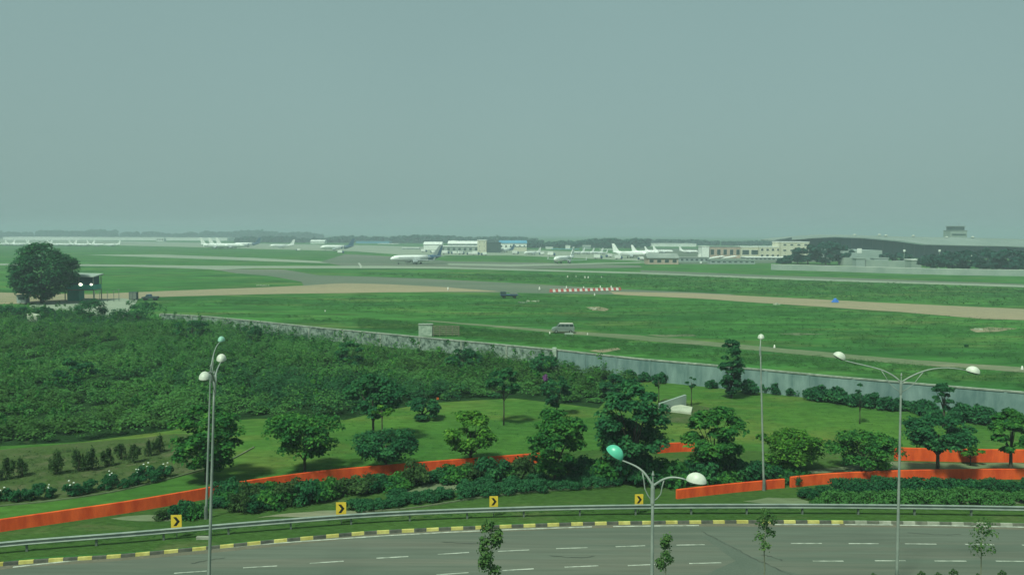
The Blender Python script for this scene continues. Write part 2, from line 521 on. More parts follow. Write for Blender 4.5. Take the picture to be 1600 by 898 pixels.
def normals2(P):
    N = []
    for i in range(len(P)):
        t = P[min(i + 1, len(P) - 1)] - P[max(i - 1, 0)]
        n = Vector((-t.y, t.x, 0))
        N.append(n.normalized())
    return N

def sweep(P, prof, mb=None, mats=None, closed=True, zf=None):
    """sweep a profile [(offset, z)] along plan polyline P; offset is to the left (away from the viewer when P runs left to right)"""
    mb = mb or MB()
    N = normals2(P)
    k = len(prof)
    vs = []
    for i, p in enumerate(P):
        for o, z in prof:
            vs.append(p + N[i] * o + Vector((0, 0, z)))
    fs, base = [], len(mb.v)
    kk = k if closed else k - 1
    for i in range(len(P) - 1):
        for j in range(kk):
            fs.append((i * k + j, i * k + (j + 1) % k, (i + 1) * k + (j + 1) % k, (i + 1) * k + j))
    mb.add(vs, fs)
    if closed:
        mb.add([vs[j] for j in range(k)], [tuple(range(k))])
        mb.add([vs[-k + j] for j in range(k)], [tuple(reversed(range(k)))])
    return mb

ROADZ = -0.14

# ------------------------------------------------------------------ the setting: road, verge, airfield
kerb_px = [(-260, 915), (-120, 892), (37, 877), (174, 868.5), (260, 861), (345, 853), (425, 845), (505, 837.5), (580, 831), (700, 825), (800, 821), (900, 817.5), (1000, 815.5), (1100, 814.5), (1200, 814), (1300, 814.5), (1400, 815.5), (1600, 819), (1760, 823), (1950, 829)]
kerb_w = interp([at(x, y, 0.0) for x, y in kerb_px], 8)       # front top edge of the kerb
kerb_w = [Vector((p.x, p.y, 0)) for p in kerb_w]
kerb_w = resample(kerb_w, 0.83)
KN = normals2(kerb_w)

# verge + airfield: one sheet from the kerb to the horizon
def big_ground():
    m = MB()
    P = kerb_w[::6] + [kerb_w[-1]]
    KNs = normals2(P)
    P = [p + n * 0.15 for p, n in zip(P, KNs)]
    x0, x1 = P[0].x, P[-1].x
    P = [Vector((-9000, P[0].y - 8, 0)), Vector((-200, P[0].y - 4, 0))] + P + [Vector((200, P[-1].y - 4, 0)), Vector((9000, P[-1].y - 8, 0))]
    rows = [0.0, 8, 20, 40, 80, 160, 400, 1000, 3000, 11800]
    n = len(P)
    for r in rows:
        f = min(1.0, r / 80)
        m.v += [(p.x, p.y * (1 - f) + 40 * f + r, -0.002) for p in P]
    for i in range(len(rows) - 1):
        for j in range(n - 1):
            m.f.append((i * n + j, i * n + j + 1, (i + 1) * n + j + 1, (i + 1) * n + j))
            m.m.append(0)
    o = m.build('airfield_ground', M['field'], fix=False)
    return struct(o)
big_ground()

# near side: road surface sheet and the median the viewer's building stands by
m = MB()
left = [p - n * 0.0 for p, n in zip(kerb_w, KN)][::6] + [kerb_w[-1]]
ln = normals2(left)
near = [p - n * 11.6 for p, n in zip(left, ln)]
vs = [Vector((p.x, p.y, ROADZ)) for p in left] + [Vector((p.x, p.y, ROADZ)) for p in near]
k = len(left)
m.add(vs, [(i, i + 1, k + i + 1, k + i) for i in range(k - 1)])
ro = struct(m.build('road', M['road'], fix=False))
ro.data.flip_normals()
def offset_curve(d):
    return [p - n * d for p, n in zip(left, ln)]
m = MB()
nk = offset_curve(11.6)
sweep(nk, [(0, ROADZ - 0.2), (0, 0.0), (-0.18, 0.0), (-0.18, ROADZ - 0.2)], m)
struct(m.build('median_kerb', M['kgrey']))
m = MB()
a_, b_ = offset_curve(11.78), offset_curve(34)
vs = [Vector((p.x, p.y, -0.02)) for p in a_] + [Vector((p.x, min(p.y, 27), -0.02)) for p in b_]
m.add(vs, [(i, i + 1, k + i + 1, k + i) for i in range(k - 1)])
mo = struct(m.build('median_ground', M['verge'], fix=False))
mo.data.flip_normals()
m = MB()
m.add([(-300, 27, -0.06), (300, 27, -0.06), (300, -60, -0.06), (-300, -60, -0.06)], [(3, 2, 1, 0)])
struct(m.build('near_pavement', M['road'], fix=False))

# kerb with painted blocks
def kerb():
    m = MB()
    for i in range(len(kerb_w) - 1):
        p, q = kerb_w[i], kerb_w[i + 1]
        t = (q - p)
        q2 = p + t * 0.985
        n0, n1 = KN[i], KN[i + 1]
        px_approx = p.x / p.y * F + 800
        far = px_approx > 1318
        mi = (2 if i % 2 else 3) if far else (0 if i % 2 else 1)
        w_ = 0.17
        vs = []
        for a, n in ((p, n0), (q2, n1)):
            vs += [a + Vector((0, 0, ROADZ - 0.05)), a + n * 0.03 + Vector((0, 0, 0.035)), a + n * 0.05 + Vector((0, 0, 0.05)), a + n * w_ + Vector((0, 0, 0.05)), a + n * w_ + Vector((0, 0, ROADZ - 0.05))]
        m.add(vs, [(0, 1, 6, 5), (1, 2, 7, 6), (2, 3, 8, 7), (3, 4, 9, 8), (0, 4, 3, 2, 1), (5, 6, 7, 8, 9)], mi)
    return struct(m.build('kerb', [M['yellow'], M['black'], M['kwhite'], M['kgrey']]))
kerb()

# gutter strip between kerb and edge line
g0 = [p - n * 0.02 for p, n in zip(kerb_w, KN)][::6]
gn = normals2(g0)
m = MB()
vs = [Vector((p.x, p.y, ROADZ + 0.004)) for p in g0] + [Vector((p.x, p.y, ROADZ + 0.004)) - n * (0.55 + 0.08 * math.sin(i * 1.7)) for i, (p, n) in enumerate(zip(g0, gn))]
k2 = len(g0)
m.add(vs, [(i, i + 1, k2 + i + 1, k2 + i) for i in range(k2 - 1)])
o = struct(m.build('gutter', M['grit'], fix=False))
o.data.flip_normals()

# painted road markings from picture positions (edge line and lane dashes)
def mark(m, pa, pb, wd=0.13, z=ROADZ + 0.010):
    a, b = at(*pa, ROADZ), at(*pb, ROADZ)
    t = (b - a).normalized()
    n = Vector((-t.y, t.x, 0)) * wd / 2
    vs = [a - n, b - n, b + n, a + n]
    m.add([(v.x, v.y, z) for v in vs], [(0, 1, 2, 3)])
m = MB()
edge = [(20, 885.5), (75, 879.5), (128, 874)]
edge2 = [(136, 873), (230, 865.5), (320, 858), (400, 850.5), (460, 846), (540, 840.5), (600, 836.5), (700, 831), (770, 828)]
edge3 = [(782, 827.5), (850, 825), (925, 822.5)]
edge4 = [(958, 822), (1030, 821), (1092, 820.5)]
edge5 = [(1210, 819), (1260, 819), (1312, 819)]
edge6 = [(1320, 819), (1395, 819.5)]
edge7 = [(1404, 820), (1480, 820.7), (1545, 822), (1600, 823), (1750, 827)]
for e_ in (edge, edge2, edge3, edge4, edge5, edge6, edge7):
    for p_, q_ in zip(e_[:-1], e_[1:]):
        mark(m, p_, q_, 0.17)
dash1 = [(272, 895, 323, 891.5), (380, 886.5, 433, 883.5), (484, 879.5, 537, 876), (588, 871.5, 638, 868.8), (684, 865.5, 733, 862.5), (778, 860.8, 827, 858.5), (869, 856.5, 918, 855), (962, 853.5, 1008, 852), (1057, 851, 1101, 850.3), (1236, 848.4, 1284, 848.4), (1326, 848.6, 1373, 848.8), (1414, 849, 1463, 849.5), (1508, 849.8, 1553, 850.5), (1597, 851, 1645, 852)]
dash2 = [(580, 903, 632, 899.5), (682, 897.5, 732, 894), (785, 890.8, 834, 888), (882, 885.5, 935, 883.2), (981, 883, 1031, 881), (1077, 879.8, 1127, 878.5), (1270, 876, 1318, 876), (1367, 875.5, 1415, 875.5), (1460, 875.8, 1510, 876), (1556, 876, 1604, 876.5)]
for i, (a, b, c, d) in enumerate(dash1 + dash2):
    mark(m, (a, b), (c, d), 0.13)
o = struct(m.build('road_markings', M['line'], fix=False))
if o.data.polygons[0].normal.z < 0: o.data.flip_normals()

ROUGH = {'bare_soil', 'taxiway', 'runway', 'dirt_strip', 'perimeter_track', 'garden_path', 'planting_bed', 'concrete_pad', 'apron'}
def struct_sheet(name, pts, z, material):
    if name in ROUGH:
        # worn, grass-eaten edges: subdivide each side and shift the points sideways on the ground
        rr = random.Random(len(pts) * 7 + int(pts[0][0]))
        W = [at(x, y) for x, y in pts]
        out = []
        for i, a in enumerate(W):
            b = W[(i + 1) % len(W)]
            d = (b - a).length
            far = (a.y + b.y) / 2
            step = max(0.8, far * 0.012)
            k = max(1, min(160, int(d / step)))
            n_ = Vector((-(b - a).y, (b - a).x, 0)).normalized()
            amp = {'taxiway': 0.25, 'runway': 0.3, 'apron': 0.3, 'concrete_pad': .3}.get(name, 0.55) * (0.5 if far < 120 else min(3.0, far / 220))
            off = 0.0
            for j in range(k):
                off = off * 0.75 + rr.uniform(-amp, amp) * 0.6
                p = a.lerp(b, j / k) + (n_ * off if j else Vector())
                out.append((p, 0))
        pts = out
    return struct(sheet(name, pts, z, material))

o = struct_sheet('road_patch', [(1095, 832), (1118, 836), (1150, 852), (1175, 868), (1215, 885), (1300, 905), (1080, 905), (1120, 885), (1150, 872), (1125, 855)], 0, M['patch'])
o.location.z = ROADZ + 0.005
M['tar'] = mat('tar_seal', (0.045, 0.052, 0.042), 0.6, scale=4, col2=(0.075, 0.085, 0.066))
rs_ = random.Random(12)
for (pts_) in ([(1098, 830), (1120, 842), (1138, 851), (1160, 862), (1176, 871), (1205, 884), (1240, 899)], [(1190, 866), (1204, 869), (1222, 875)], [(300, 880), (330, 874), (352, 871)], [(690, 846), (735, 848), (790, 846)], [(1420, 832), (1470, 835), (1500, 834)], [(860, 868), (905, 871), (930, 868)]):
    P_ = interp([at(x, y, ROADZ) for x, y in pts_], 5)
    P_ = [p + Vector((rs_.uniform(-.08, .08), rs_.uniform(-.08, .08), 0)) for p in P_]
    nn_ = normals2(P_)
    m = MB()
    wv = [rs_.uniform(.02, .075) for _ in P_]
    m.add([Vector((p.x, p.y, ROADZ + .009)) - n * w__ for p, n, w__ in zip(P_, nn_, wv)] + [Vector((p.x, p.y, ROADZ + .009)) + n * w__ for p, n, w__ in zip(P_, nn_, wv)], [(i, i + 1, len(P_) + i + 1, len(P_) + i) for i in range(len(P_) - 1)])
    struct(m.build('road_crack', M['tar'], fix=False))
# two old tyre-darkened bands per lane are part of the worn surface
# garden ground
struct_sheet('verge_grass', [(-260, 912), (37, 871.5), (260, 857.5), (400, 843.5), (580, 827.5), (800, 817.5), (1000, 812), (1300, 811), (1600, 815.5), (1950, 825), (1950, 700), (1600, 705), (1300, 705), (1000, 700), (850, 705), (700, 718), (500, 736), (320, 768), (100, 802), (-260, 850)], 0.006, M['verge'])
struct_sheet('lawn', [(-260, 850), (100, 802), (320, 768), (500, 738), (700, 719), (850, 706), (1000, 701), (1300, 706), (1600, 706), (1950, 701), (1950, 700), (1600, 668), (1400, 637), (1200, 612), (1110, 598), (990, 590), (880, 612), (700, 612), (560, 635), (400, 648), (300, 655), (0, 690), (-260, 712)], 0.010, M['lawn'])
struct_sheet('scrub_floor', [(-400, 730), (-100, 703), (0, 697), (130, 690), (200, 681), (270, 672), (300, 662), (400, 654), (540, 656), (600, 641), (680, 629), (800, 622), (890, 632), (935, 638), (960, 612), (1000, 600), (1000, 592), (900, 570), (800, 555), (600, 535), (400, 512), (300, 503), (250, 500), (150, 484), (60, 484), (-100, 484), (-400, 484)], 0.014, M['under'])
struct_sheet('planting_bed', [(-200, 822), (0, 791), (70, 784), (175, 769), (260, 750), (330, 732), (350, 715), (330, 680), (270, 678), (200, 686), (0, 703), (-200, 722)], 0.018, M['bed'])
struct_sheet('bare_soil', [(172, 810), (200, 806), (232, 804), (262, 806), (285, 811), (262, 814), (215, 814)], 0.022, M['track'])
struct_sheet('bare_soil', [(400, 809), (430, 804), (480, 800), (520, 797), (560, 799), (585, 800), (545, 805), (480, 808)], 0.022, M['track'])
struct_sheet('bare_soil', [(620, 772), (660, 758), (720, 752), (770, 757), (720, 764), (700, 770)], 0.022, M['track'])
struct_sheet('bare_soil', [(1160, 783), (1200, 777), (1245, 778), (1275, 786), (1210, 788)], 0.022, M['track'])
struct_sheet('bare_soil', [(1480, 788), (1520, 782), (1560, 782), (1600, 779), (1700, 779), (1600, 787)], 0.022, M['track'])
struct_sheet('garden_path', [(1232, 742), (1280, 732), (1400, 721), (1600, 724), (1900, 724), (1900, 733), (1600, 731), (1400, 734), (1300, 738)], 0.026, M['track'])
struct_sheet('bare_soil', [(1015, 640), (1040, 622), (1120, 640), (1110, 662), (1050, 660)], 0.022, M['bed'])

# airfield surfaces, far to near
struct_sheet('apron', [(1000, 387), (1100, 389), (1300, 396), (1320, 408), (1200, 411), (1110, 413), (1060, 412), (1000, 407)], 0.04, M['runway'])
struct_sheet('apron', [(-400, 376), (0, 379), (300, 386), (560, 393), (640, 399), (800, 399), (1010, 408), (1010, 398), (800, 389), (560, 383), (300, 379), (0, 372.5), (-400, 370)], 0.03, M['concrete'])
struct_sheet('taxiway', [(130, 398), (250, 397.5), (400, 403), (540, 410), (560, 413), (400, 407.5), (200, 400.5)], 0.03, M['concrete'])
struct_sheet('runway', [(540, 397), (620, 401), (700, 408), (830, 410), (1000, 415), (1005, 418), (830, 420.5), (600, 417), (540, 416), (500, 409)], 0.05, M['runway'])
struct_sheet('taxiway', [(-200, 410), (200, 413.5), (300, 415), (400, 415.5), (600, 415.5), (720, 417.5), (720, 420), (600, 419.5), (400, 419), (340, 421.5), (280, 419), (200, 416.5), (-200, 412.5)], 0.07, M['concrete'])
struct_sheet('taxiway', [(700, 411.5), (800, 413), (900, 411.5), (1020, 409), (1020, 410.5), (900, 413.5), (800, 416.5), (700, 414)], 0.07, M['concrete'])
struct_sheet('runway', [(1000, 422), (1200, 430), (1400, 437), (1600, 444), (1900, 454), (1900, 457), (1600, 447), (1200, 433.5), (1000, 426)], 0.05, M['runway'])
struct_sheet('taxiway', [(700, 417.5), (800, 420), (1000, 425.5), (1200, 433.5), (1400, 440), (1600, 446), (1900, 456), (1900, 459), (1600, 449), (1400, 442.5), (1200, 436), (1000, 428), (800, 422.5), (700, 420)], 0.09, M['concrete'])
struct_sheet('runway', [(330, 421), (440, 421), (500, 430), (600, 433), (700, 437), (800, 442), (900, 448), (1000, 453), (1150, 460), (1100, 464), (960, 460), (860, 458.5), (770, 457), (600, 455), (480, 455), (470, 440), (420, 431), (370, 427)], 0.03, M['runway'])
struct_sheet('dirt_strip', [(-300, 456), (0, 457), (140, 460), (200, 457), (300, 453), (400, 449.5), (480, 446), (540, 442.5), (600, 444), (700, 449), (780, 455.5), (700, 456), (600, 457), (400, 460), (250, 464), (130, 473), (0, 475), (-300, 478)], 0.05, M['soil'])
struct_sheet('dirt_strip', [(950, 455.5), (1080, 458), (1200, 464), (1400, 474), (1600, 483), (1900, 497), (1900, 516), (1600, 500), (1530, 498), (1400, 487), (1200, 474), (1100, 467), (960, 460)], 0.05, M['soil'])
struct_sheet('perimeter_track', [(655, 500), (680, 501.5), (800, 510), (900, 518), (1000, 524), (1200, 542), (1400, 560), (1600, 574), (1900, 598), (1900, 607), (1600, 582), (1400, 568), (1200, 549), (1080, 538), (1000, 532), (900, 523), (800, 514), (680, 503)], 0.03, M['track'])
struct_sheet('bare_soil', [(1010, 523), (1080, 522), (1090, 525), (1040, 527)], 0.03, M['track'])
struct_sheet('bare_soil', [(915, 480), (935, 479), (952, 483), (945, 486), (925, 485)], 0.03, M['soil'])
struct_sheet('bare_soil', [(1515, 514), (1545, 511), (1590, 513), (1560, 518), (1525, 519)], 0.03, M['soil'])
struct_sheet('bare_soil', [(1215, 521), (1250, 520), (1290, 522), (1245, 524)], 0.03, M['track'])
struct_sheet('concrete_pad', [(45, 478), (60, 473), (120, 470), (190, 466), (215, 469), (205, 480), (185, 503), (165, 500), (120, 486), (60, 486)], 0.07, M['concrete'])
struct_sheet('bare_soil', [(920, 548), (965, 543), (970, 546), (940, 551)], 0.03, M['soil'])
# curved painted arrow on the taxiway
struct_sheet('taxiway_marking', [(559, 411), (562, 411), (565.5, 416), (565, 419), (562, 419), (562.5, 416)], 0.12, M['line'])

# ------------------------------------------------------------------ haze
HZ = MB()
HZ.box(-12500, 12500, -150, 12500, -1.2, 44)
hz = HZ.build('haze', [bpy.data.materials.new('haze_air')])
hm = hz.data.materials[0]
hm.use_nodes = True
hm.node_tree.nodes.clear()
pv = hm.node_tree.nodes.new('ShaderNodeVolumePrincipled')
pv.inputs['Color'].default_value = (0.53, 0.63, 0.73, 1)
pv.inputs['Density'].default_value = 0.00050
ho = hm.node_tree.nodes.new('ShaderNodeOutputMaterial')
hm.node_tree.links.new(pv.outputs[0], ho.inputs['Volume'])
hz['kind'] = 'stuff'

# ------------------------------------------------------------------ far skyline
rng = np.random.default_rng(7)
def tree_line(name, px0, px1, Y, top, jit, n, leafs, lsize, label, base=0.0, mat_='farleaf', wd=40):
    xa, xb = xz(px0, Y, 5).x, xz(px1, Y, 5).x
    x = rng.uniform(xa, xb, n)
    # long-wave height variation so the wood has an uneven outline
    h = top * (0.72 + 0.14 * np.sin(x * 0.013 + Y) + 0.10 * np.sin(x * 0.041 + 2) + jit * rng.normal(size=n))
    h = np.clip(h, 3, top * 1.25)
    r = h * rng.uniform(0.32, 0.5, n)
    y = Y + rng.uniform(-wd, wd, n)
    c = np.stack([x, y, h - r * 0.8], 1)
    rr = np.stack([r * 1.15, r, r * 0.8], 1)
    V1 = leaves(rng, c, rr, leafs, lsize, 0.55, flat=0.5)
    c2 = c.copy(); c2[:, 2] = c[:, 2] * 0.45
    rr2 = rr * 1.1; rr2[:, 2] = np.maximum(c2[:, 2], 1)
    V2 = leaves(rng, c2, rr2, leafs // 2, lsize * 1.3, 0.5, flat=0.5)
    o = leaf_obj(name, np.concatenate([V1, V2]), M[mat_])
    tag(o, label, 'wood', kind='stuff')
    return o
tree_line('far_wood', -120, 500, 2500, 27, 0.05, 300, 70, 7.0, 'hazy grey line of trees along the far left horizon')
tree_line('far_wood', 380, 840, 1650, 15.5, 0.08, 260, 70, 4.5, 'dim tree line behind the parked airliners, centre left')
tree_line('far_wood', 815, 1010, 1180, 13.5, 0.07, 130, 90, 3.0, 'bluish green wood behind the row of small parked jets')
tree_line('far_wood', 1000, 1260, 1500, 10.5, 0.07, 120, 80, 3.5, 'low dim tree line behind the long cream buildings')

def block(name, px0, px1, yb, yt, depth, wallm, roofm=None, rows=0, cols=0, label='', cat='building', roof='flat', winm='win', group=None, wfrac=(0.5, 0.5), Y=None, rot=0.0, parapet=True):
    """box building: front face spans px0..px1, base at picture row yb, top at yt"""
    pb = at((px0 + px1) / 2, yb) if Y is None else None
    Y = Y or pb.y
    z1 = xz((px0 + px1) / 2, Y, 0)
    xl, xr = xz(px0, Y, 3).x, xz(px1, Y, 3).x
    zt = atY((px0 + px1) / 2, yt, Y).z
    wd = xr - xl
    root = empty(name, ((xl + xr) / 2, Y, 0), rot, label, cat, group)
    h = wd / 2
    MB().box(-h, h, 0, depth, 0, zt).build('wall', M[wallm], root)
    rm = M[roofm or 'roofg']
    if roof == 'flat':
        MB().box(-h - 0.3, h + 0.3, -0.3, depth + 0.3, zt + 0.003, zt + 0.5).build('roof', rm, root)
    elif roof == 'gable':
        MB().prism([(-h - 0.6, zt + 0.004), (h + 0.6, zt + 0.004), (h + 0.6, zt + 0.3), (0, zt + 2.6), (-h - 0.6, zt + 0.3)], -0.6, depth + 0.6).build('roof', rm, root)
    elif roof == 'shed':
        m = MB()
        m.add([(-h - .5, -.6, zt + .01), (h + .5, -.6, zt + .01), (h + .5, depth + .6, zt + .01), (-h - .5, depth + .6, zt + .01),
               (-h - .5, -.6, zt + .3), (h + .5, -.6, zt + .3), (h + .5, depth * .5, zt + 3.2), (-h - .5, depth * .5, zt + 3.2), (h + .5, depth + .6, zt + .3), (-h - .5, depth + .6, zt + .3)],
              [(0, 3, 2, 1), (0, 1, 5, 4), (4, 5, 6, 7), (7, 6, 8, 9), (2, 3, 9, 8), (0, 4, 7, 9, 3), (1, 2, 8, 6, 5)])
        m.build('roof', rm, root)
    for r in range(rows):
        for c in range(cols):
            cx = -h + wd * (c + 0.5) / cols
            cw = wd / cols * wfrac[0] / 2
            cz = zt * (r + 0.55) / rows
            ch = zt / rows * wfrac[1] / 2
            f = MB().box(cx - cw - .12, cx + cw + .12, -0.12, 0.0 - 0.004, cz - ch - .12, cz + ch + .12).build('window', M['white'] if wallm == 'cream' else M['greyw'], root)
            MB().box(cx - cw, cx + cw, -0.17, -0.124, cz - ch, cz + ch).build('pane', M[winm], f)
    return root

# long far sheds and buildings, left to right
block('cargo_shed', 5, 355, 380, 371, 60, 'white', 'white', label='very long low white shed along the left horizon', Y=1950, roof='flat')
block('site_office', 244, 256, 381, 372, 12, 'white', 'white', 1, 3, 'small pale block standing on the left horizon before the long shed', Y=1750)
block('hangar', 485, 507, 382, 377.5, 20, 'white', 'white', label='small white shed left of the middle parked airliner', roof='shed', Y=1500)
block('hangar', 556, 608, 382, 377.5, 40, 'bluer', 'bluer', label='long low blue hangar behind the tail of the middle airliner', Y=1560)
block('hangar', 590, 622, 384, 381, 25, 'white', 'white', label='thin white shed below the long low blue hangar', Y=1480)
block('service_building', 662, 690, 388, 382, 20, 'white', 'white', label='white shed just behind the tail of the taxiing airliner', Y=1000, roof='shed')
block('service_building', 688, 748, 396, 385, 26, 'farwall', 'white', 1, 7, 'long pale service building between taxiing airliner and cream cube', Y=880, wfrac=(0.45, 0.4))
block('service_building', 700, 746, 390, 381, 20, 'greyw', 'white', 1, 5, 'grey upper hall rising behind the long pale service building', Y=925, roof='shed')
block('office_block', 705, 711, 390, 376.5, 8, 'cream', 'white', label='slim cream stair tower poking above the service building', Y=960)
block('office_block', 746, 760, 396, 375.5, 16, 'cream', 'white', 3, 2, 'plain cream cube building beside the dark hall', Y=858, wfrac=(0.2, 0.2))
block('hangar', 760.5, 782, 396.5, 379.5, 30, 'dark', 'dark', label='dark rounded hall joined to the cream cube building', Y=856)
block('hangar', 780, 823, 392, 380, 50, 'white', 'bluer', 1, 6, 'white hangar with broad bright blue roof', Y=1000, roof='shed', wfrac=(0.3, 0.3))
block('hangar', 800, 823, 394, 386, 14, 'cream', 'roofg', label='low cream annexe under the bright blue roof hangar', Y=930)
block('office_block', 853, 864, 392, 386.5, 12, 'white', 'white', label='tiny white flat block left of the small white hangar doors', Y=1080)
block('office_block', 884, 891, 392, 384, 8, 'white', 'white', label='narrow white block in front of the bluish wood', Y=1080)
block('office_block', 911, 923, 392, 384, 10, 'greyw', 'white', label='pale grey block behind the row of small parked jets', Y=1080)
block('hangar', 1012, 1088, 386, 381, 40, 'white', 'white', label='long white roofed hangar above the tails of parked jets', Y=1320, roof='flat')
block('gate_house', 1012, 1060, 413, 403.5, 14, 'pink', 'roofg', 1, 4, 'low pinkish building with four dark windows and grey roof', roof='shed', wfrac=(0.5, 0.45))
block('terminal_wing', 1097, 1108, 398, 385.5, 14, 'white', 'white', label='small white cube at the left end of the brown wing', Y=692)
block('terminal_wing', 1108, 1158, 398, 386, 18, 'pink', 'roofg', 1, 5, 'brownish low wing with five dark bays', Y=694, wfrac=(0.5, 0.45))
block('terminal_wing', 1158, 1186, 399, 386, 18, 'cream', 'white', 1, 2, 'cream wing with two wide dark bays', Y=690, wfrac=(0.75, 0.4))
block('terminal_wing', 1186.5, 1220, 400, 386, 20, 'cream', 'white', 2, 4, 'cream two storey wing with small square windows', Y=686, wfrac=(0.45, 0.35))
block('terminal_wing', 1220.5, 1264, 401, 378.5, 24, 'cream', 'white', 3, 4, 'tall cream block in front of the big curved roof', Y=680, wfrac=(0.42, 0.28))
block('pier', 1165, 1246, 407, 402.5, 14, 'farwall', 'white', 1, 12, 'long low pale pier in front of the cream buildings', Y=640, wfrac=(0.6, 0.35))
for i, (a, b) in enumerate(((1108, 1132), (1127, 1152))):
    Yc = 640
    p = xz((a + b) / 2, Yc, 0)
    wd = (b - a) / F * Yc
    r = empty('jetway_canopy', (p.x, Yc, 0), 0, ['left one of two sloping white canopies before the brown wing', 'right one of two sloping white canopies before the brown wing'][i], 'canopy', 'white sloping canopies')
    MB().prism([(-wd / 2, 0.9 + .2), (wd / 2, 3.0), (wd / 2, 3.35), (-wd / 2, 1.5)], 0, 9).build('roof', M['white'], r)
    for sx in (-0.4, 0.4):
        MB().box(sx * wd - .15, sx * wd + .15, 1, 1.3, 0, 2.1 + sx * 1.5).build('post', M['greyw'], r)

# passenger terminal with the long curved roof
def terminal():
    Y = 720
    tp = [(1207, 374), (1226, 371.5), (1265, 368.5), (1300, 366.5), (1350, 367), (1400, 368.5), (1450, 370), (1500, 370.5), (1560, 371.5), (1640, 374), (1700, 377)]
    bt = [(1207, 375.5), (1226, 374.8), (1265, 371.5), (1300, 369.7), (1350, 371.5), (1400, 376), (1440, 381.5), (1500, 383), (1560, 384), (1640, 387), (1700, 389)]
    T = [atY(x, y, Y) for x, y in tp]
    B = [atY(x, y, Y) for x, y in bt]
    root = empty('passenger_terminal', (T[0].x + 60, Y, 0), 0, 'huge dark glass terminal under a sweeping pale curved roof', 'airport terminal')
    ox = root.location.x
    m = MB()
    n = len(T)
    # roof: back edge on the ridge line, front edge drops to the eave line; a real thick shell
    vs = []
    for t, b in zip(T, B):
        vs += [(t.x - ox, 34, t.z + (t.z - 20) * 0.055), (b.x - ox, -8, b.z), (b.x - ox, -8, b.z - 0.5), (t.x - ox, 34, t.z - 1.2)]
        vs[-4] = (vs[-4][0], 34, t.z + (t.z - CAMH) * 0.06)
    for i in range(n - 1):
        for k in range(4):
            m.f.append((i * 4 + k, i * 4 + (k + 1) % 4, (i + 1) * 4 + (k + 1) % 4, (i + 1) * 4 + k))
            m.m.append(0)
    m.v = vs
    m.f += [(0, 1, 2, 3), tuple((n - 1) * 4 + k for k in (3, 2, 1, 0))]
    m.m += [0, 0]
    rf = m.build('roof', M['troof'], root, smooth=False)
    # glass wall following the eave
    gv, gf = [], []
    pts = [(b.x - ox, b.z - 0.55) for b in B[1:]]
    for x, z in pts:
        gv += [(x, 0, 0), (x, 0, z), (x, 30, 0), (x, 30, z)]
    for i in range(len(pts) - 1):
        a = i * 4
        gf += [(a, a + 4, a + 5, a + 1), (a + 2, a + 3, a + 7, a + 6), (a + 1, a + 5, a + 7, a + 3)]
    gf += [(0, 1, 3, 2), (len(gv) - 4, len(gv) - 2, len(gv) - 1, len(gv) - 3)]
    MB().add(gv, gf).build('glass_wall', M['tglass'], root)
    x = pts[0][0] + 4
    while x < pts[-1][0] - 3:
        for i in range(len(pts) - 1):
            if pts[i][0] <= x <= pts[i + 1][0]:
                f = (x - pts[i][0]) / (pts[i + 1][0] - pts[i][0])
                z = pts[i][1] * (1 - f) + pts[i + 1][1] * f
        MB().box(x - .14, x + .14, -0.5, -0.02, 0, z - 0.1).build('mullion', M['dark'], root)
        x += 9
    # roof lights: small pale domes on the ridge
    for px, py in ((1336, 366), (1375, 366), (1385, 367), (1428, 367.5), (1480, 369.5), (1521, 369.5)):
        p = atY(px, py, Y + 30)
        MB().ellipsoid((p.x - ox, 31, p.z - 0.5), (1.5, 1.4, 0.75), 10, 6).build('skylight', M['head'], root, smooth=True)
    # ribs on the roof surface
    for i in range(5, n - 1):
        t, b = T[i], B[i]
        MB().tube([(t.x - ox - 22, 33, t.z + 0.05), (b.x - ox + 4, -7.5, b.z + 0.1)], 0.22, 5).build('roof_rib', M['greyw'], root)
    # dark canopy at the pointed left end of the roof
    MB().prism([(T[0].x - ox - 0.5, T[0].z - 0.5), (T[1].x - ox + 3, T[1].z + 0.3), (T[1].x - ox + 3, T[1].z - 2.2), (T[0].x - ox - 0.5, T[0].z - 1.3)], -9.5, -8.2).build('entrance_canopy', M['dark'], root)
    # lower concourse and ramp
    p0, p1 = xz(1317, Y - 60, 0), xz(1378, Y - 60, 0)
    MB().box(p0.x - ox, p1.x - ox, -60, -1, 0, atY(1340, 391, Y - 60).z).build('concourse', M['greyw'], root)
    return root
terminal()
r = block('control_tower', 1484, 1510, 400, 360.5, 14, 'farwall', 'roofg', label='old square control tower rising above the terminal roof', cat='tower', Y=860)
zt = atY(1497, 360.5, 860).z
MB().box(-6.2, 6.2, 0.8, 13, zt + 0.6, zt + 4.2).build('cab', M['dark'], r)
MB().box(-6.9, 6.9, 0.2, 13.6, zt + 4.203, zt + 4.9).build('cab_roof', M['roofg'], r)
for i in range(5):
    MB().box(-5.9 + i * 2.5, -4.2 + i * 2.5, 0.72, 0.79, zt + 1.4, zt + 3.4).build('pane', M['win'], r)
MB().tube([(3, 6, zt + 4.9), (3, 6, zt + 8)], 0.12, 5).build('mast', M['galvd'], r)
MB().box(-7.2, 7.2, -0.5, -0.31, zt - 4.2, zt - 3.2).build('band', M['dark'], r)

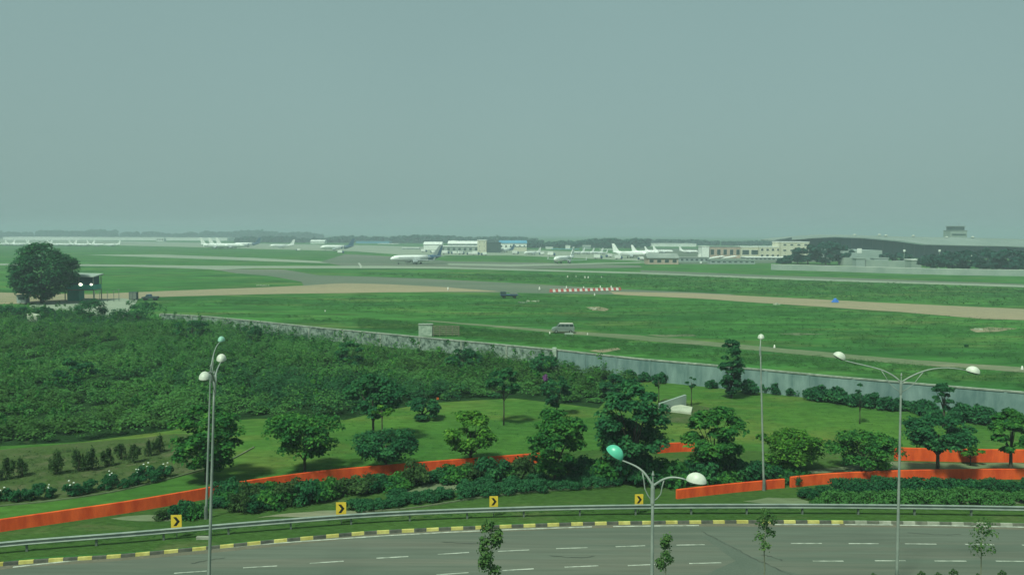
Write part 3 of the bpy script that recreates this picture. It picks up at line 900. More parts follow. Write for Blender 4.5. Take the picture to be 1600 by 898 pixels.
# elevated approach road by the terminal
m = MB()
a = [atY(1318, 402, 540), atY(1345, 405, 525), atY(1400, 408, 510), atY(1440, 408, 505)]
P = [Vector((p.x, p.y, 0)) for p in a]
vs = []
for p, q in zip(a, P):
    vs += [p, Vector((p.x, p.y + 9, p.z)), Vector((p.x, p.y + 9, 0)), Vector((p.x, p.y, 0))]
for i in range(3):
    for k in range(4):
        m.f.append((i * 4 + k, i * 4 + (k + 1) % 4, (i + 1) * 4 + (k + 1) % 4, (i + 1) * 4 + k)); m.m.append(0)
m.v = [tuple(v) for v in vs]
m.f += [(0, 1, 2, 3), (15, 14, 13, 12)]; m.m += [0, 0]
tag(m.build('approach_ramp', M['farwall']), 'pale concrete ramp climbing in front of the terminal glass', 'ramp')
block('ticket_office', 1424, 1439, 414, 406.5, 8, 'farwall', 'white', label='small pale cube at the foot of the terminal trees', Y=490)
block('ticket_office', 1338, 1352, 412, 404.5, 6, 'greyw', 'farwall', label='small grey block on the ramp side before the terminal', Y=522)
block('ticket_office', 1366, 1388, 412, 404, 6, 'greyw', 'farwall', label='wider grey block between ramp and terminal trees', Y=520)
# white advertisement-like square panel on a post
r = empty('sign_board', (*xz(1342, 548, 0)[:2], 0), 0, 'small white square board on a post before the terminal glass', 'sign')
MB().box(-.15, .15, 0, .3, 0, 8.6).build('post', M['greyw'], r)
MB().box(-1.5, 1.5, -.2, -.004, 8.0, 11).build('panel', M['white'], r)
# far compound wall on the right
def wall_run(name, pts_px, h, thick, wallm, copem, label, zproj=0.0, pil=0.0, cope_h=0.16, cope_o=0.08, pilm=None):
    P = [at(x, y, zproj) for x, y in pts_px]
    P = [Vector((p.x, p.y, 0)) for p in P]
    c = sum(P, Vector()) / len(P)
    root = empty(name, (c.x, c.y, 0), 0, label, 'wall')
    Q = [p - root.location for p in P]
    Q = resample(Q, 1.5) + [Q[-1]]
    sweep(Q, [(0, -0.05), (0, h), (thick, h), (thick, -0.05)]).build('masonry', M[wallm], root)
    if copem:
        sweep(Q, [(-cope_o, h + 0.004), (-cope_o, h + cope_h), (thick + cope_o, h + cope_h), (thick + cope_o, h + 0.004)]).build('coping', M[copem], root)
    if pil:
        N = normals2(Q)
        nxt = 0.0
        S = resample(Q, pil)
        SN = normals2(S)
        for p, n in list(zip(S, SN))[:95]:
            m = MB()
            t = Vector((n.y, -n.x, 0))
            vs = []
            for z in (-0.05, h - 0.01):
                vs += [p - t * .16 - n * .07 + Vector((0, 0, z)), p + t * .16 - n * .07 + Vector((0, 0, z)), p + t * .16 - n * .004 + Vector((0, 0, z)), p - t * .16 - n * .004 + Vector((0, 0, z))]
            m.add(vs, [(0, 3, 2, 1), (4, 5, 6, 7), (0, 1, 5, 4), (1, 2, 6, 5), (2, 3, 7, 6), (3, 0, 4, 7)])
            m.build('pier', M[pilm or wallm], root)
    return root
wall_run('compound_wall', [(1205, 421.5), (1300, 424), (1400, 427.5), (1500, 430), (1600, 431.5), (1900, 440)], 3.0, 0.3, 'farwall', 'white', 'long pale wall running in front of the terminal and its trees', pil=12.0)

# ------------------------------------------------------------------ near boundary walls (top line known from the photo)
wall_run('stone_wall', [(250, 490), (320, 494), (400, 501.5), (500, 512), (600, 521), (700, 530.5), (780, 538), (866, 546)], 2.2, 0.4, 'rubble', 'coping', 'low weathered stone boundary wall half hidden by scrub on the left', zproj=2.3, pil=9.0, pilm='coping')
wall_run('plaster_wall', [(868, 545.5), (935, 553), (1000, 560), (1100, 568.5), (1200, 577.5), (1300, 587), (1400, 595.5), (1500, 604), (1600, 612), (1800, 631), (1950, 646)], 2.85, 0.3, 'plaster', 'coping', 'long blue grey plastered boundary wall on the right half', zproj=3.0, pil=5.2)
p = at(866, 546, 2.9)
tag(MB().box(-.3, .3, -.3, .3, 0, 3.3).build('gate_pillar', M['whitewash'], bevel=0.04), 'pale square pillar where the stone wall meets the plastered wall', 'pillar').location = (p.x, p.y - 0.6, 0)

# ------------------------------------------------------------------ orange walls
def low_wall(pts, h, label, name='orange_wall', thick=0.2):
    P = [at(x, y) for x, y in pts]
    P = interp([Vector((p.x, p.y, 0)) for p in P], 6)
    c = P[len(P) // 2].copy()
    P = [p - c for p in P]
    o = sweep(P, [(0, -0.05), (0, h - 0.02), (0.02, h), (thick - .02, h), (thick, h - 0.02), (thick, -0.05)]).build(name, M['orange'])
    o.location = c
    return tag(o, label, 'wall')
low_wall([(-160, 856), (0, 831), (100, 816), (200, 801), (300, 783.5), (340, 776), (400, 765.5), (500, 752), (600, 742.5), (700, 734), (800, 726), (850, 722)], 0.85, 'long orange painted low wall curving from the left edge behind the trees')
low_wall([(1028, 708), (1055, 706), (1085, 705)], 0.85, 'short piece of orange wall glimpsed between the biggest dark tree and the next')
low_wall([(1398, 719), (1500, 721.5), (1600, 722.5), (1900, 726)], 1.15, 'orange painted low wall farther back behind the right edge trees')
low_wall([(1058, 779.5), (1100, 774.5), (1160, 768), (1226, 762)], 0.72, 'short orange painted low wall with a free left end on the grass')
low_wall([(1236, 761.5), (1300, 755.5), (1400, 751), (1500, 749), (1600, 748.5), (1900, 750)], 0.85, 'orange painted low wall in front of the garden path, right of the gap')

# pale edging stones of the flower bed and the hedge
def edging(pts, label):
    P = interp([at(x, y) for x, y in pts], 6)
    c = P[len(P) // 2].copy()
    o = sweep([p - c for p in P], [(0, -0.04), (0, 0.10), (0.12, 0.10), (0.12, -0.04)]).build('garden_edging', M['track'])
    o.location = c
    tag(o, label, 'edging')
edging([(-100, 806), (0, 791.5), (70, 784.5), (175, 769.5), (260, 750), (300, 739), (350, 724), (398, 699)], 'thin pale edging line along the flower bed at left')
edging([(560, 801), (640, 795), (700, 786), (760, 777), (850, 768), (960, 760)], 'thin pale edging line in front of the low clipped hedge')

# ------------------------------------------------------------------ guardrail
rail_px = [(-200, 890), (0, 865.5), (200, 849), (400, 831.5), (600, 816.5), (800, 808.5), (1000, 804.5), (1200, 803.5), (1400, 804.5), (1600, 807.5), (1800, 812)]
P = interp([at(x, y) for x, y in rail_px], 10)
P = resample([Vector((p.x, p.y, 0)) for p in P], 2.0)
c = P[len(P) // 2].copy()
gr = empty('guardrail', c, 0, 'long galvanised crash barrier curving along the far edge of the road', 'guardrail')
Q = [p - c for p in P]
def wprof(z0, sgn=-1):
    pr = [(0.0, 0.0), (-0.10, 0.012), (-0.125, 0.05), (-0.03, 0.10), (-0.005, 0.14), (-0.005, 0.215), (-0.10, 0.235), (-0.125, 0.28), (-0.03, 0.325), (0.0, 0.335)]
    return [(o, z + z0) for o, z in pr] + [(o + 0.012, z + z0) for o, z in reversed(pr)]
seg = 20
i = 0
while i < len(Q) - 1:
    sweep(Q[i:i + seg + 1], wprof(0.46 + (0.006 if (i // seg) % 2 else 0)), closed=True).build('rail', M['galv'], gr)
    i += seg
# dark recessed channel seen between the two humps
N_ = normals2(Q)
S = resample(Q, 4.0)
SN = normals2(S)
for p_, n_ in zip(S, SN):
    m = MB()
    a0 = math.atan2(n_.y, n_.x)
    m.box(-0.06, 0.06, 0.02, 0.17, -0.1, 0.72)
    o = m.build('post', M['galvd'], gr)
    o.location = p_
    o.rotation_euler = (0, 0, a0 - math.pi / 2)

# ------------------------------------------------------------------ chevron signs
def chevron(px, pyc, wpx, Y, label):
    p = atY(px, pyc, Y)
    root = empty('chevron_sign', (p.x, Y, 0), R_(6), label, 'road sign', 'chevron signs along the bend')
    w_, h_ = wpx / F * Y / 2, wpx / F * Y / 2 * 1.28
    zc = p.z
    MB().box(-w_, w_, -0.012, 0.012, zc - h_, zc + h_).build('plate', M['sign'], root, bevel=0.008)
    a = w_ * 0.66
    MB().prism([(-a * .85, zc + h_ * .68), (a * .02, zc + h_ * .68), (a, zc), (a * .02, zc - h_ * .68), (-a * .85, zc - h_ * .68), (a * .10, zc)], -0.018, -0.0145).build('chevron', M['signb'], root)
    MB().tube([(0, 0.06, -0.1), (0, 0.06, zc + h_ * .5)], 0.03, 8).build('post', M['galvd'], root)
chevron(275.5, 814, 16.5, at(275, 841).y, 'yellow chevron sign leftmost of the four, close to the lamp posts')
chevron(533, 794, 16, at(533, 819).y, 'yellow chevron sign second from left, in front of the bare soil')
chevron(771.5, 783, 13.6, at(771, 807.5).y, 'yellow chevron sign third from left, above the drooping sapling')
chevron(998.5, 780, 13.6, at(998, 803).y, 'yellow chevron sign rightmost, beside the tall central lamp post')

# ------------------------------------------------------------------ street lamps
def dome_head(mb_parent, c, d, tilt, L_=0.72, W=0.52, H=0.32, material='head'):
    """teardrop half shell: d = horizontal direction away from the pole"""
    d = Vector((d[0], d[1], 0)).normalized()
    s = Vector((-d.y, d.x, 0))
    up = Vector((0, 0, 1))
    # pitch the head by tilt
    dd = d * math.cos(tilt) + up * math.sin(tilt)
    uu = up * math.cos(tilt) - d * math.sin(tilt)
    nu, nv = 18, 7
    vs, fs = [], []
    for j in range(nv + 1):
        ph = math.pi / 2 * j / nv
        for i in range(nu):
            th = 2 * math.pi * i / nu
            ca, sa = math.cos(th), math.sin(th)
            tear = 1.0 - 0.28 * max(0, -ca) ** 1.5
            r = math.cos(ph)
            vs.append(c + dd * (ca * r * L_ / 2) + s * (sa * r * W / 2 * tear) + uu * (math.sin(ph) * H))
    for j in range(nv):
        for i in range(nu):
            fs.append((j * nu + i, j * nu + (i + 1) % nu, (j + 1) * nu + (i + 1) % nu, (j + 1) * nu + i))
    o = MB().add(vs, fs).build('lamp_head', M[material], mb_parent, smooth=True)
    vs2 = [c + dd * (v[0] * L_ * .46) + s * (v[1] * W * .42) - uu * .01 for v in [(math.cos(2 * math.pi * i / 18), math.sin(2 * math.pi * i / 18)) for i in range(18)]]
    vs3 = [v - uu * 0.07 + (c - v) * 0.25 for v in vs2]
    MB().add(vs2 + vs3, [tuple(range(18)), tuple(reversed(range(18, 36)))] + [(i, (i + 1) % 18, 18 + (i + 1) % 18, 18 + i) for i in range(18)]).build('lens', M['lens'], o, smooth=False)
    return o

def lamp(px, pyj, Y, heads, label, pxb=None, r0=0.092, r1=0.05, finial=True, ztop=None):
    """px, pyj: picture position of the pole's top joint; heads: (px, py, Y, tilt, material)"""
    J = atY(px, pyj, Y)
    base = xz(pxb, Y, 0) if pxb else Vector((J.x, Y, 0))
    root = empty('street_lamp', (base.x, Y, 0), 0, label, 'street lamp', 'grey street lamps')
    o = root.location
    J = J - o
    m = MB()
    n = 10
    pts = [Vector((0, 0, 0)).lerp(J, k / n) for k in range(n + 1)]
    rad = [r0 + (r1 - r0) * k / n for k in range(n + 1)]
    m.tube(pts, rad, 12)
    pole = m.build('pole', M['pole'], root, smooth=True)
    MB().tube([(0, 0, 0), (0, 0, 0.9)], [r0 * 1.5, r0 * 1.25], 12).build('base_sleeve', M['galvd'], root)
    MB().tube([J - Vector((0, 0, .75)), J - Vector((0, 0, .65)), J - Vector((0, 0, .1)), J + Vector((0, 0, .05))], [r1 * 1.05, r1 * 1.5, r1 * 1.5, r1 * 1.1], 12).build('collar', M['pole'], root)
    if finial:
        MB().tube([J + Vector((0, 0, .052)), J + Vector((0, 0, .3)), J + Vector((0, 0, .36)), J + Vector((0, 0, .5))], [.03, .025, .055, .012], 8).build('finial', M['pole'], root)
    for (hx, hy, hY, tilt, hm_) in heads:
        H_ = atY(hx, hy, hY) - o
        d = Vector((H_.x - J.x, H_.y - J.y, 0))
        dn = d.normalized()
        tip = H_ - dn * 0.36 * math.cos(tilt) - Vector((0, 0, 0.36 * math.sin(tilt)))
        s0 = J - Vector((0, 0, 0.05))
        # rises from the pole, then levels towards the head
        c1 = s0 + Vector((0, 0, (tip.z - s0.z) * 0.75)) + dn * d.length * 0.22
        c2 = tip - dn * d.length * 0.4 - Vector((0, 0, d.length * 0.40 * math.tan(tilt) * 0.6)) + Vector((0, 0, 0.10))
        pts = []
        for k in range(15):
            t = k / 14
            pts.append(s0 * (1 - t) ** 3 + c1 * 3 * t * (1 - t) ** 2 + c2 * 3 * t * t * (1 - t) + tip * t ** 3)
        MB().tube(pts, [0.048 - 0.02 * k / 14 for k in range(15)], 8).build('arm', M['pole'], root, smooth=True)
        # thin stay under the arm
        s1 = J - Vector((0, 0, 0.62))
        e1 = pts[6]
        mid = (s1 + e1) / 2 + dn * 0.06 - Vector((0, 0, 0.10))
        MB().tube([s1, s1.lerp(mid, .5) + dn * .05, mid + dn * .03, mid.lerp(e1, .5), e1], 0.022, 6).build('stay', M['pole'], root, smooth=True)
        dome_head(root, H_, d, tilt, material=hm_)
    return root

lamp(1020, 757, 29.0, [(960, 709, 29.7, R_(33), 'ghead'), (1088, 752, 28.4, R_(-4), 'head')], 'nearest tall double lamp with one green head, centre of the road', pxb=1016)
lamp(1408, 596, 46.0, [(1311, 558, 47.2, R_(28), 'head'), (1520, 581, 44.8, R_(-12), 'head')], 'tall double lamp with wide spread arms at the right', pxb=1401)
lamp(335, 594, 41.0, [(346, 562, 44.4, R_(10), 'head'), (320, 591, 37.6, R_(-3), 'head')], 'left double lamp with two white heads, nearer of the close pair', pxb=324.5)
lamp(329, 580, 57.0, [(346, 532, 60.5, R_(8), 'phead')], 'left lamp with a small greenish head, farther of the close pair', pxb=322)
lamp(1188, 541, 64.0, [(1189, 528, 65.4, R_(5), 'head')], 'slim lamp seen end on with one small dome, rising from the short orange wall', pxb=1193.5, finial=False)

# ------------------------------------------------------------------ trees
def trunk_tree(px, pyb, pyt, wpx, pyc=None, leafm='leaf', name='shade_tree', label='', cat='tree', group=None, n=46, lf=70, ls=0.30, seed=1, shape='round', tr=0.12, lean=0.0, dense=1.0):
    rg = np.random.default_rng(seed)
    b = at(px, pyb)
    Y = b.y
    s = Y / F
    h = (pyb - pyt) * s * (1.0 + 0.0)
    # height correction for looking down is small
    top = atY(px, pyt, Y).z
    cb = atY(px, pyc, Y).z if pyc else top * 0.3
    R = wpx * s / 2
    root = empty(name, (b.x, b.y, 0), 0, label, cat, group)
    H = top - cb
    cc = (top + cb) / 2
    C_, Rr = [], []
    lobes = [(rg.uniform(0, 2 * math.pi), rg.uniform(-0.75, 1.0), rg.uniform(.85, 1.12)) for _ in range(8)]
    for i in range(n):
        u = rg.random()
        th = rg.uniform(0, 2 * math.pi)
        zf = rg.uniform(-1, 1)
        k_out = 1.0
        if rg.random() < (0.5 if name == 'banyan_tree' else 0.34) and n > 12 and shape != 'column':
            lb_ = lobes[rg.integers(0, 8)]
            th = lb_[0] + rg.normal() * 0.34
            zf = float(np.clip(lb_[1] + rg.normal() * 0.17, -1, 1.08))
            u = 0.55 + 0.45 * u
            k_out = lb_[2]
        elif n > 12:
            u = u * 0.85
        if shape == 'round':
            prof = math.sqrt(max(0.06, 1 - abs(zf) ** 2.2))
        elif shape == 'cone':
            prof = 0.25 + 0.75 * (1 - (zf + 1) / 2) ** 0.8
        elif shape == 'flat':
            prof = math.sqrt(max(0.02, 1 - abs(zf) ** 3)) * (1.0 - 0.25 * max(0, -zf))
        elif shape == 'column':
            prof = 0.75 * math.sqrt(max(0.05, 1 - abs(zf) ** 3))
        rad = R * prof * (0.30 + 0.56 * u ** 0.5) * k_out
        cr = R * rg.uniform(0.17, 0.32)
        C_.append((rad * math.cos(th) + lean * zf, rad * math.sin(th), cc + zf * (H / 2 - cr * 0.5)))
        Rr.append((cr, cr, cr * rg.uniform(0.55, 0.8)))
    C_ = np.array(C_); Rr = np.array(Rr)
    V = leaves(rg, C_, Rr, int(lf * dense * 1.6), ls * 0.82, 0.5, 1.15, 0.38)
    leaf_obj('crown', V, M[leafm], root)
    m = MB()
    bh = max(cb * 1.05, top * 0.22)
    m.tube([(0, 0, -0.1), (0.02, 0, bh * .5), (lean * .1, 0.02, bh), (lean * .2, 0, cc)], [tr * 1.3, tr, tr * .85, tr * .4], 8)
    idx = rg.choice(len(C_), size=min(9, len(C_)), replace=False)
    for j in idx:
        c = C_[j]
        m.tube([(0, 0, bh * rg.uniform(.8, 1.1)), (c[0] * .45, c[1] * .45, (bh + c[2]) / 2 - 0.1), (c[0], c[1], c[2])], [tr * .5, tr * .32, tr * .1], 5)
    m.build('trunk', M['bark'], root, smooth=True)
    return root

G = 'garden trees along the orange wall'
T = trunk_tree
T(322, 752, 634, 118, 742, 'leaf', label='light green leafy tree right behind the pair of lamps at left', group=G, n=60, lf=85, ls=0.34, seed=1, dense=1.1)
T(476, 743, 641, 128, 718, 'leaf', label='broad round tree with dark underside, second from the left', group=G, n=60, lf=95, ls=0.30, seed=2, shape='flat')
T(603, 737, 668, 108, 722, 'leafd', label='low wide dark tree in front of the taller dark tree', group=G, n=46, lf=80, ls=0.28, seed=3, shape='flat')
T(583, 690, 588, 92, 655, 'leafd', label='taller dark round tree at the edge of the scrub', group=G, n=46, lf=95, ls=0.34, seed=4)
T(597, 706, 632, 42, 650, 'leafl', label='thin tree with sparse yellow green tops before the dark round tree', n=7, lf=60, ls=0.30, seed=5, tr=0.06, group=G)
T(735, 727, 643, 90, 710, 'leafl', label='tree with bright yellow green top between lawn and wall', group=G, n=46, lf=85, ls=0.32, seed=6, shape='flat')
T(866, 757, 642, 104, 742, 'leaf', label='full mid green tree left of the biggest dark tree', group=G, n=60, lf=95, ls=0.30, seed=7)
T(990, 752, 600, 126, 735, 'leafd', label='biggest dark tree standing behind the green lamp head', group=G, n=85, lf=110, ls=0.34, seed=8, tr=0.2)
T(1115, 747, 634, 104, 735, 'leaf', label='leafy tree right of the biggest dark tree', group=G, n=60, lf=95, ls=0.34, seed=9)
T(1142, 622, 530, 50, 616, 'leafd', name='cypress_tree', label='tall narrow dark tree standing against the plastered wall', n=64, lf=90, ls=0.34, seed=10, shape='column', tr=0.16)
T(1232, 737, 671, 112, 732, 'leafl', label='low bright green tree behind the slim lamp', group=G, n=44, lf=85, ls=0.30, seed=11, shape='flat')
T(1345, 741, 676, 128, 733, 'leaf', label='low spreading tree behind the orange wall, left of the right lamp', group=G, n=48, lf=85, ls=0.30, seed=12, shape='flat')
T(1464, 747, 650, 118, 706, 'leafd', label='dark tree with clear trunk right of the right lamp', group=G, n=56, lf=90, ls=0.30, seed=13, shape='flat', tr=0.15)
T(1578, 747, 640, 78, 708, 'leaf', label='tree at the right edge in front of both orange walls', group=G, n=46, lf=90, ls=0.30, seed=14, tr=0.14)
T(1474, 668, 598, 40, 640, 'leafd', label='small dark tree in front of the plastered wall at right', n=22, lf=80, ls=0.34, seed=15)
T(787, 664, 572, 60, 622, 'leafd', name='slender_tree', label='slender dark tree on a thin trunk at the left of the lawn', n=22, lf=80, ls=0.34, seed=16, tr=0.07)
T(870, 650, 588, 56, 636, 'leafd', name='slender_tree', label='small dark round tree with a purple rag in its top', n=24, lf=90, ls=0.34, seed=17, tr=0.08)
T(1343, 662, 598, 26, 640, 'leafd', name='slender_tree', label='thin sapling on the right lawn in front of the wall', n=9, lf=40, ls=0.28, seed=18, tr=0.05, shape='column')
T(1080, 634, 588, 22, 606, 'leafd', name='slender_tree', label='thin sapling just above the white slab', n=8, lf=45, ls=0.28, seed=19, tr=0.05)
T(1029, 632, 585, 24, 604, 'leafd', name='slender_tree', label='thin sapling left of the concrete wedge', n=10, lf=45, ls=0.28, seed=20, tr=0.05)
T(66, 474, 378, 100, 472, 'leafd', name='banyan_tree', label='big dark tree beside the raised watch cabin at far left', n=150, lf=110, ls=0.72, seed=21, tr=0.5)
T(1516, 727, 690, 40, 716, 'leafl', label='small light shrub-like tree before the back orange wall', n=12, lf=50, ls=0.28, seed=22, shape='flat', tr=0.05, group=G)

# individually visible trees near the terminal
TG = 'dark trees in front of the terminal'
tt = [(1262, 413, 384, 50), (1290, 414, 378, 62), (1312, 414, 383, 40), (1246, 412, 398, 44), (1408, 413, 395, 38), (1385, 408, 396, 26), (1455, 422, 398, 42), (1482, 424, 394, 48), (1512, 424, 391, 50), (1545, 426, 392, 48), (1578, 427, 390, 54), (1604, 428, 393, 50), (1640, 430, 392, 60), (1536, 421, 388, 40), (1223, 414, 404, 26)]
LB = ['next to the tall cream block', 'tallest, left under the terminal roof', 'right of the tallest one', 'low, below the cream block', 'left of the small pale cube', 'small, behind the pale ramp', 'first right of the small pale cube', 'second right of the small pale cube', 'under the right part of the roof', 'fourth right of the pale cube', 'near the right edge of the photo', 'at the very right edge', 'just beyond the right edge', 'half hidden behind its neighbours', 'lowest, left end of the pale wall']
for i, (x, yb, yt, w_) in enumerate(tt):
    T(x, yb, yt, w_, yb - 1.5, 'farleaf', name='terminal_tree', label='dark tree before the terminal, ' + LB[i], group=TG, n=26, lf=60, ls=2.0, seed=60 + i, tr=0.5)

# big bushes rising from the scrub
SG = 'large bushes rising out of the scrub'
sb = [(140, 500, 468, 60, 'round dark bush left of the widest one, behind the scrub'), (216, 506, 468, 78, 'widest dark bush at the back edge of the scrub'), (395, 545, 505, 34, 'dark bush below the stone wall at left'),
      (545, 580, 534, 52, 'big dark bush in the middle of the scrub'), (115, 608, 560, 64, 'darkest bush in the left half of the scrub'), (20, 500, 478, 60, 'bush at the left edge behind the scrub'), (70, 500, 480, 46, 'low bush below the big dark tree'),
      (722, 578, 545, 66, 'dark bush under the plastered part of the wall'), (850, 590, 552, 60, 'bush below the pillar where the two walls meet'), (300, 530, 498, 60, 'bush near the left end of the stone wall'), (960, 620, 585, 50, 'bush behind the biggest dark tree'), (660, 655, 622, 60, 'dark bush at the lawn edge left of the slender tree')]
for i, (x, yb, yt, w_, lb) in enumerate(sb):
    T(x, yb, yt, w_, yb, 'leafd', name='large_bush', label=lb, cat='bush', group=SG, n=26, lf=70, ls=0.42, seed=100 + i, tr=0.12)

# the scrub thicket: one mass of bushes nobody could count
def in_poly(px, py, poly):
    inside = np.zeros(len(px), bool)
    j = len(poly) - 1
    for i in range(len(poly)):
        xi, yi = poly[i]; xj, yj = poly[j]
        cnd = ((yi > py) != (yj > py)) & (px < (xj - xi) * (py - yi) / (yj - yi + 1e-12) + xi)
        inside ^= cnd
        j = i
    return inside
def scatter(poly_px, count, rg, cell=None):
    poly = [(at(x, y).x, at(x, y).y) for x, y in poly_px]
    xs = [p[0] for p in poly]; ys = [p[1] for p in poly]
    out = np.zeros((0, 2))
    while len(out) < count:
        q = np.stack([rg.uniform(min(xs), max(xs), count * 2), rg.uniform(min(ys), max(ys), count * 2)], 1)
        out = np.concatenate([out, q[in_poly(q[:, 0], q[:, 1], poly)]])
    return out[:count]
scrub_poly = [(-330, 722), (-100, 701), (0, 694), (130, 688), (200, 679), (262, 670), (292, 660), (400, 652), (540, 653), (600, 638), (680, 626), (800, 620), (890, 630), (930, 635), (955, 611), (990, 600), (990, 596), (900, 580), (800, 567), (700, 557), (600, 546), (400, 523), (320, 510), (250, 505), (190, 506), (165, 500), (120, 492), (50, 492), (-100, 490), (-330, 490)]
rg = np.random.default_rng(11)
q = scatter(scrub_poly, 4600, rg)
lf_ = np.sin(q[:, 0] * 0.11 + 1.3 * np.sin(q[:, 1] * 0.07)) * np.cos(q[:, 1] * 0.09 + 0.8)
r = np.clip(1.1 + 0.4 * lf_ + 0.34 * rg.normal(size=len(q)) + 1.0 * (rg.random(len(q)) < 0.05), 0.5, 2.9)
hgt = r * rg.uniform(0.35, 0.9, len(q))
nearness = np.clip((q[:, 1] - 80) / 120, 0, 1)
c = np.stack([q[:, 0], q[:, 1], hgt * 0.8], 1)
V = leaves(rg, c, np.stack([r, r, hgt], 1), 130, 0.25, 0.42, 1.9, 0.42)
V = V.reshape(-1, 130 * 4, 3)
sel = np.sin(q[:, 0] * 0.075 + 2.1 * np.sin(q[:, 1] * 0.05 + 1)) + np.cos(q[:, 1] * 0.11 + 0.05 * q[:, 0]) + 0.55 * rg.normal(size=len(q))
for msk, mt_, lb_ in ((sel > 1.0, 'scruby', 'olive tinted patches of the wild scrub below the boundary wall'), (sel < -1.1, 'scrubd', 'darkest patches of the wild scrub below the boundary wall'), ((sel <= 1.0) & (sel >= -1.1), 'scrub', 'dense wild green scrub covering the ground below the boundary wall')):
    tag(leaf_obj('scrub_thicket', V[msk].reshape(-1, 3), M[mt_]), lb_, 'scrub', kind='stuff')
# tall thin weeds standing out of the scrub
q = scatter(scrub_poly, 900, rg)
c = np.stack([q[:, 0], q[:, 1], rg.uniform(1.4, 2.8, len(q))], 1)
V = leaves(rg, c, np.stack([np.full(len(q), .45), np.full(len(q), .45), rg.uniform(.6, 1.1, len(q))], 1), 26, 0.34, 0.3, 0.3, 0.3)
tag(leaf_obj('tall_weeds', V, M['leaf']), 'taller brighter weeds standing out of the scrub', 'weeds', kind='stuff')
# rough grass tufts of the airfield near the wall
def tufts(name, poly, n, k, size, hr, material, label, seed, flat=0.14):
    rg = np.random.default_rng(seed)
    q = scatter(poly, n, rg)
    rr = rg.uniform(*hr, n)
    c = np.stack([q[:, 0], q[:, 1], rr * 0.4], 1)
    V = leaves(rg, c, np.stack([rr * 1.6, rr * 1.3, rr * .4], 1), k, size * .7, 0.3, 2.0, flat)
    tag(leaf_obj(name, V, M[material]), label, 'grass', kind='stuff')
M['grassb'] = leaf_mat('grass_blades', (0.0319, 0.1056, 0.0285), (0.0480, 0.1391, 0.0356), (0.0800, 0.1674, 0.0451), 0.05)
tufts('rough_grass', [(560, 497), (900, 526), (1080, 541), (1200, 552), (1600, 585), (1750, 598), (1750, 622), (1600, 606), (1200, 572), (870, 542), (560, 513)], 2600, 22, 0.30, (0.3, 0.8), 'grassb', 'rough grass and weeds between the perimeter track and the wall', 31, 0.2)
tufts('rough_grass', [(250, 470), (560, 464), (860, 462), (1200, 478), (1600, 503), (1750, 512), (1750, 582), (1600, 570), (1200, 538), (900, 514), (700, 500), (400, 478), (250, 480)], 4200, 16, 0.42, (0.35, 1.0), 'grassb', 'rough airfield grass between the sandy strip and the perimeter track', 32, 0.2)
tufts('rough_grass', [(560, 428), (1000, 431), (1300, 441), (1600, 452), (1700, 456), (1700, 486), (1600, 481), (1300, 468), (1000, 452), (800, 440), (560, 430)], 2600, 12, 0.8, (0.6, 1.8), 'grassb', 'rough grass band between the two old runways', 38, 0.25)
tufts('rough_grass', [(300, 487), (560, 498), (850, 522), (850, 536), (600, 512), (300, 488)], 600, 18, 0.34, (0.3, 0.7), 'grassb', 'rough grass just behind the stone wall', 33, 0.2)
tufts('verge_weeds', [(0, 855), (200, 843), (400, 825), (600, 811), (800, 803), (1000, 798), (1300, 797), (1600, 800), (1600, 792), (1200, 790), (1000, 790), (700, 800), (400, 815), (0, 845)], 900, 14, 0.11, (0.06, 0.18), 'grassb', 'short weeds in the verge behind the crash barrier', 34, 0.2)
tufts('lawn_weeds', [(420, 640), (640, 640), (900, 640), (1130, 612), (1400, 642), (1600, 672), (1600, 700), (1100, 700), (700, 715), (420, 735)], 1500, 12, 0.12, (0.06, 0.16), 'grassb', 'short uneven grass of the garden lawn', 35, 0.2)
tufts('bed_weeds', [(0, 788), (175, 766), (260, 748), (330, 730), (330, 690), (200, 692), (0, 708), (-60, 715), (-60, 795)], 420, 16, 0.2, (0.12, 0.42), 'olive', 'low olive weeds between the shrubs of the flower bed', 37, 0.16)
tufts('wall_weeds', [(990, 592), (1100, 600), (1200, 612), (1400, 635), (1600, 668), (1800, 690), (1800, 664), (1600, 642), (1400, 620), (1200, 600), (1000, 583)], 700, 30, 0.28, (0.3, 0.9), 'scrub', 'wild weeds along the foot of the plastered wall', 36, 0.3)

# ------------------------------------------------------------------ shrubs: protos copied with obj.copy()
def bush_proto(name, r, h, n, lf, ls, material, seed, shell=0.5, flowers=0, spiky=False):
    rg = np.random.default_rng(seed)
    root = empty(name, (0, 0, 0))
    C_, Rr = [], []
    for i in range(n):
        th, u = rg.uniform(0, 2 * math.pi), rg.random() ** 0.5
        cr = r * rg.uniform(0.28, 0.45)
        z = h * rg.uniform(0.18, 0.80) * (1 - 0.35 * u)
        C_.append((r * 0.75 * u * math.cos(th), r * 0.75 * u * math.sin(th), z))
        Rr.append((cr * (0.6 if spiky else 1), cr * (0.6 if spiky else 1), h * (0.38 if spiky else 0.22)))
    V = leaves(rg, C_, Rr, lf, ls, shell, 0.3, 0.18 if spiky else 0.34)
    leaf_obj('foliage', V, M[material], root)
    m = MB()
    for i in range(4):
        a = rg.uniform(0, 6.28)
        m.tube([(0, 0, -0.05), (r * .3 * math.cos(a), r * .3 * math.sin(a), h * .55)], [.03, .012], 5)
    m.build('stem', M['bark'], root)
    for i in range(flowers):
        a, u = rg.uniform(0, 6.28), rg.uniform(.2, .9)
        z = h * rg.uniform(.5, .98)
        MB().ellipsoid((r * u * math.cos(a), r * u * math.sin(a) - .1, z), (.065, .065, .045), 7, 4).build('flower', M['flower'], root)
    return root
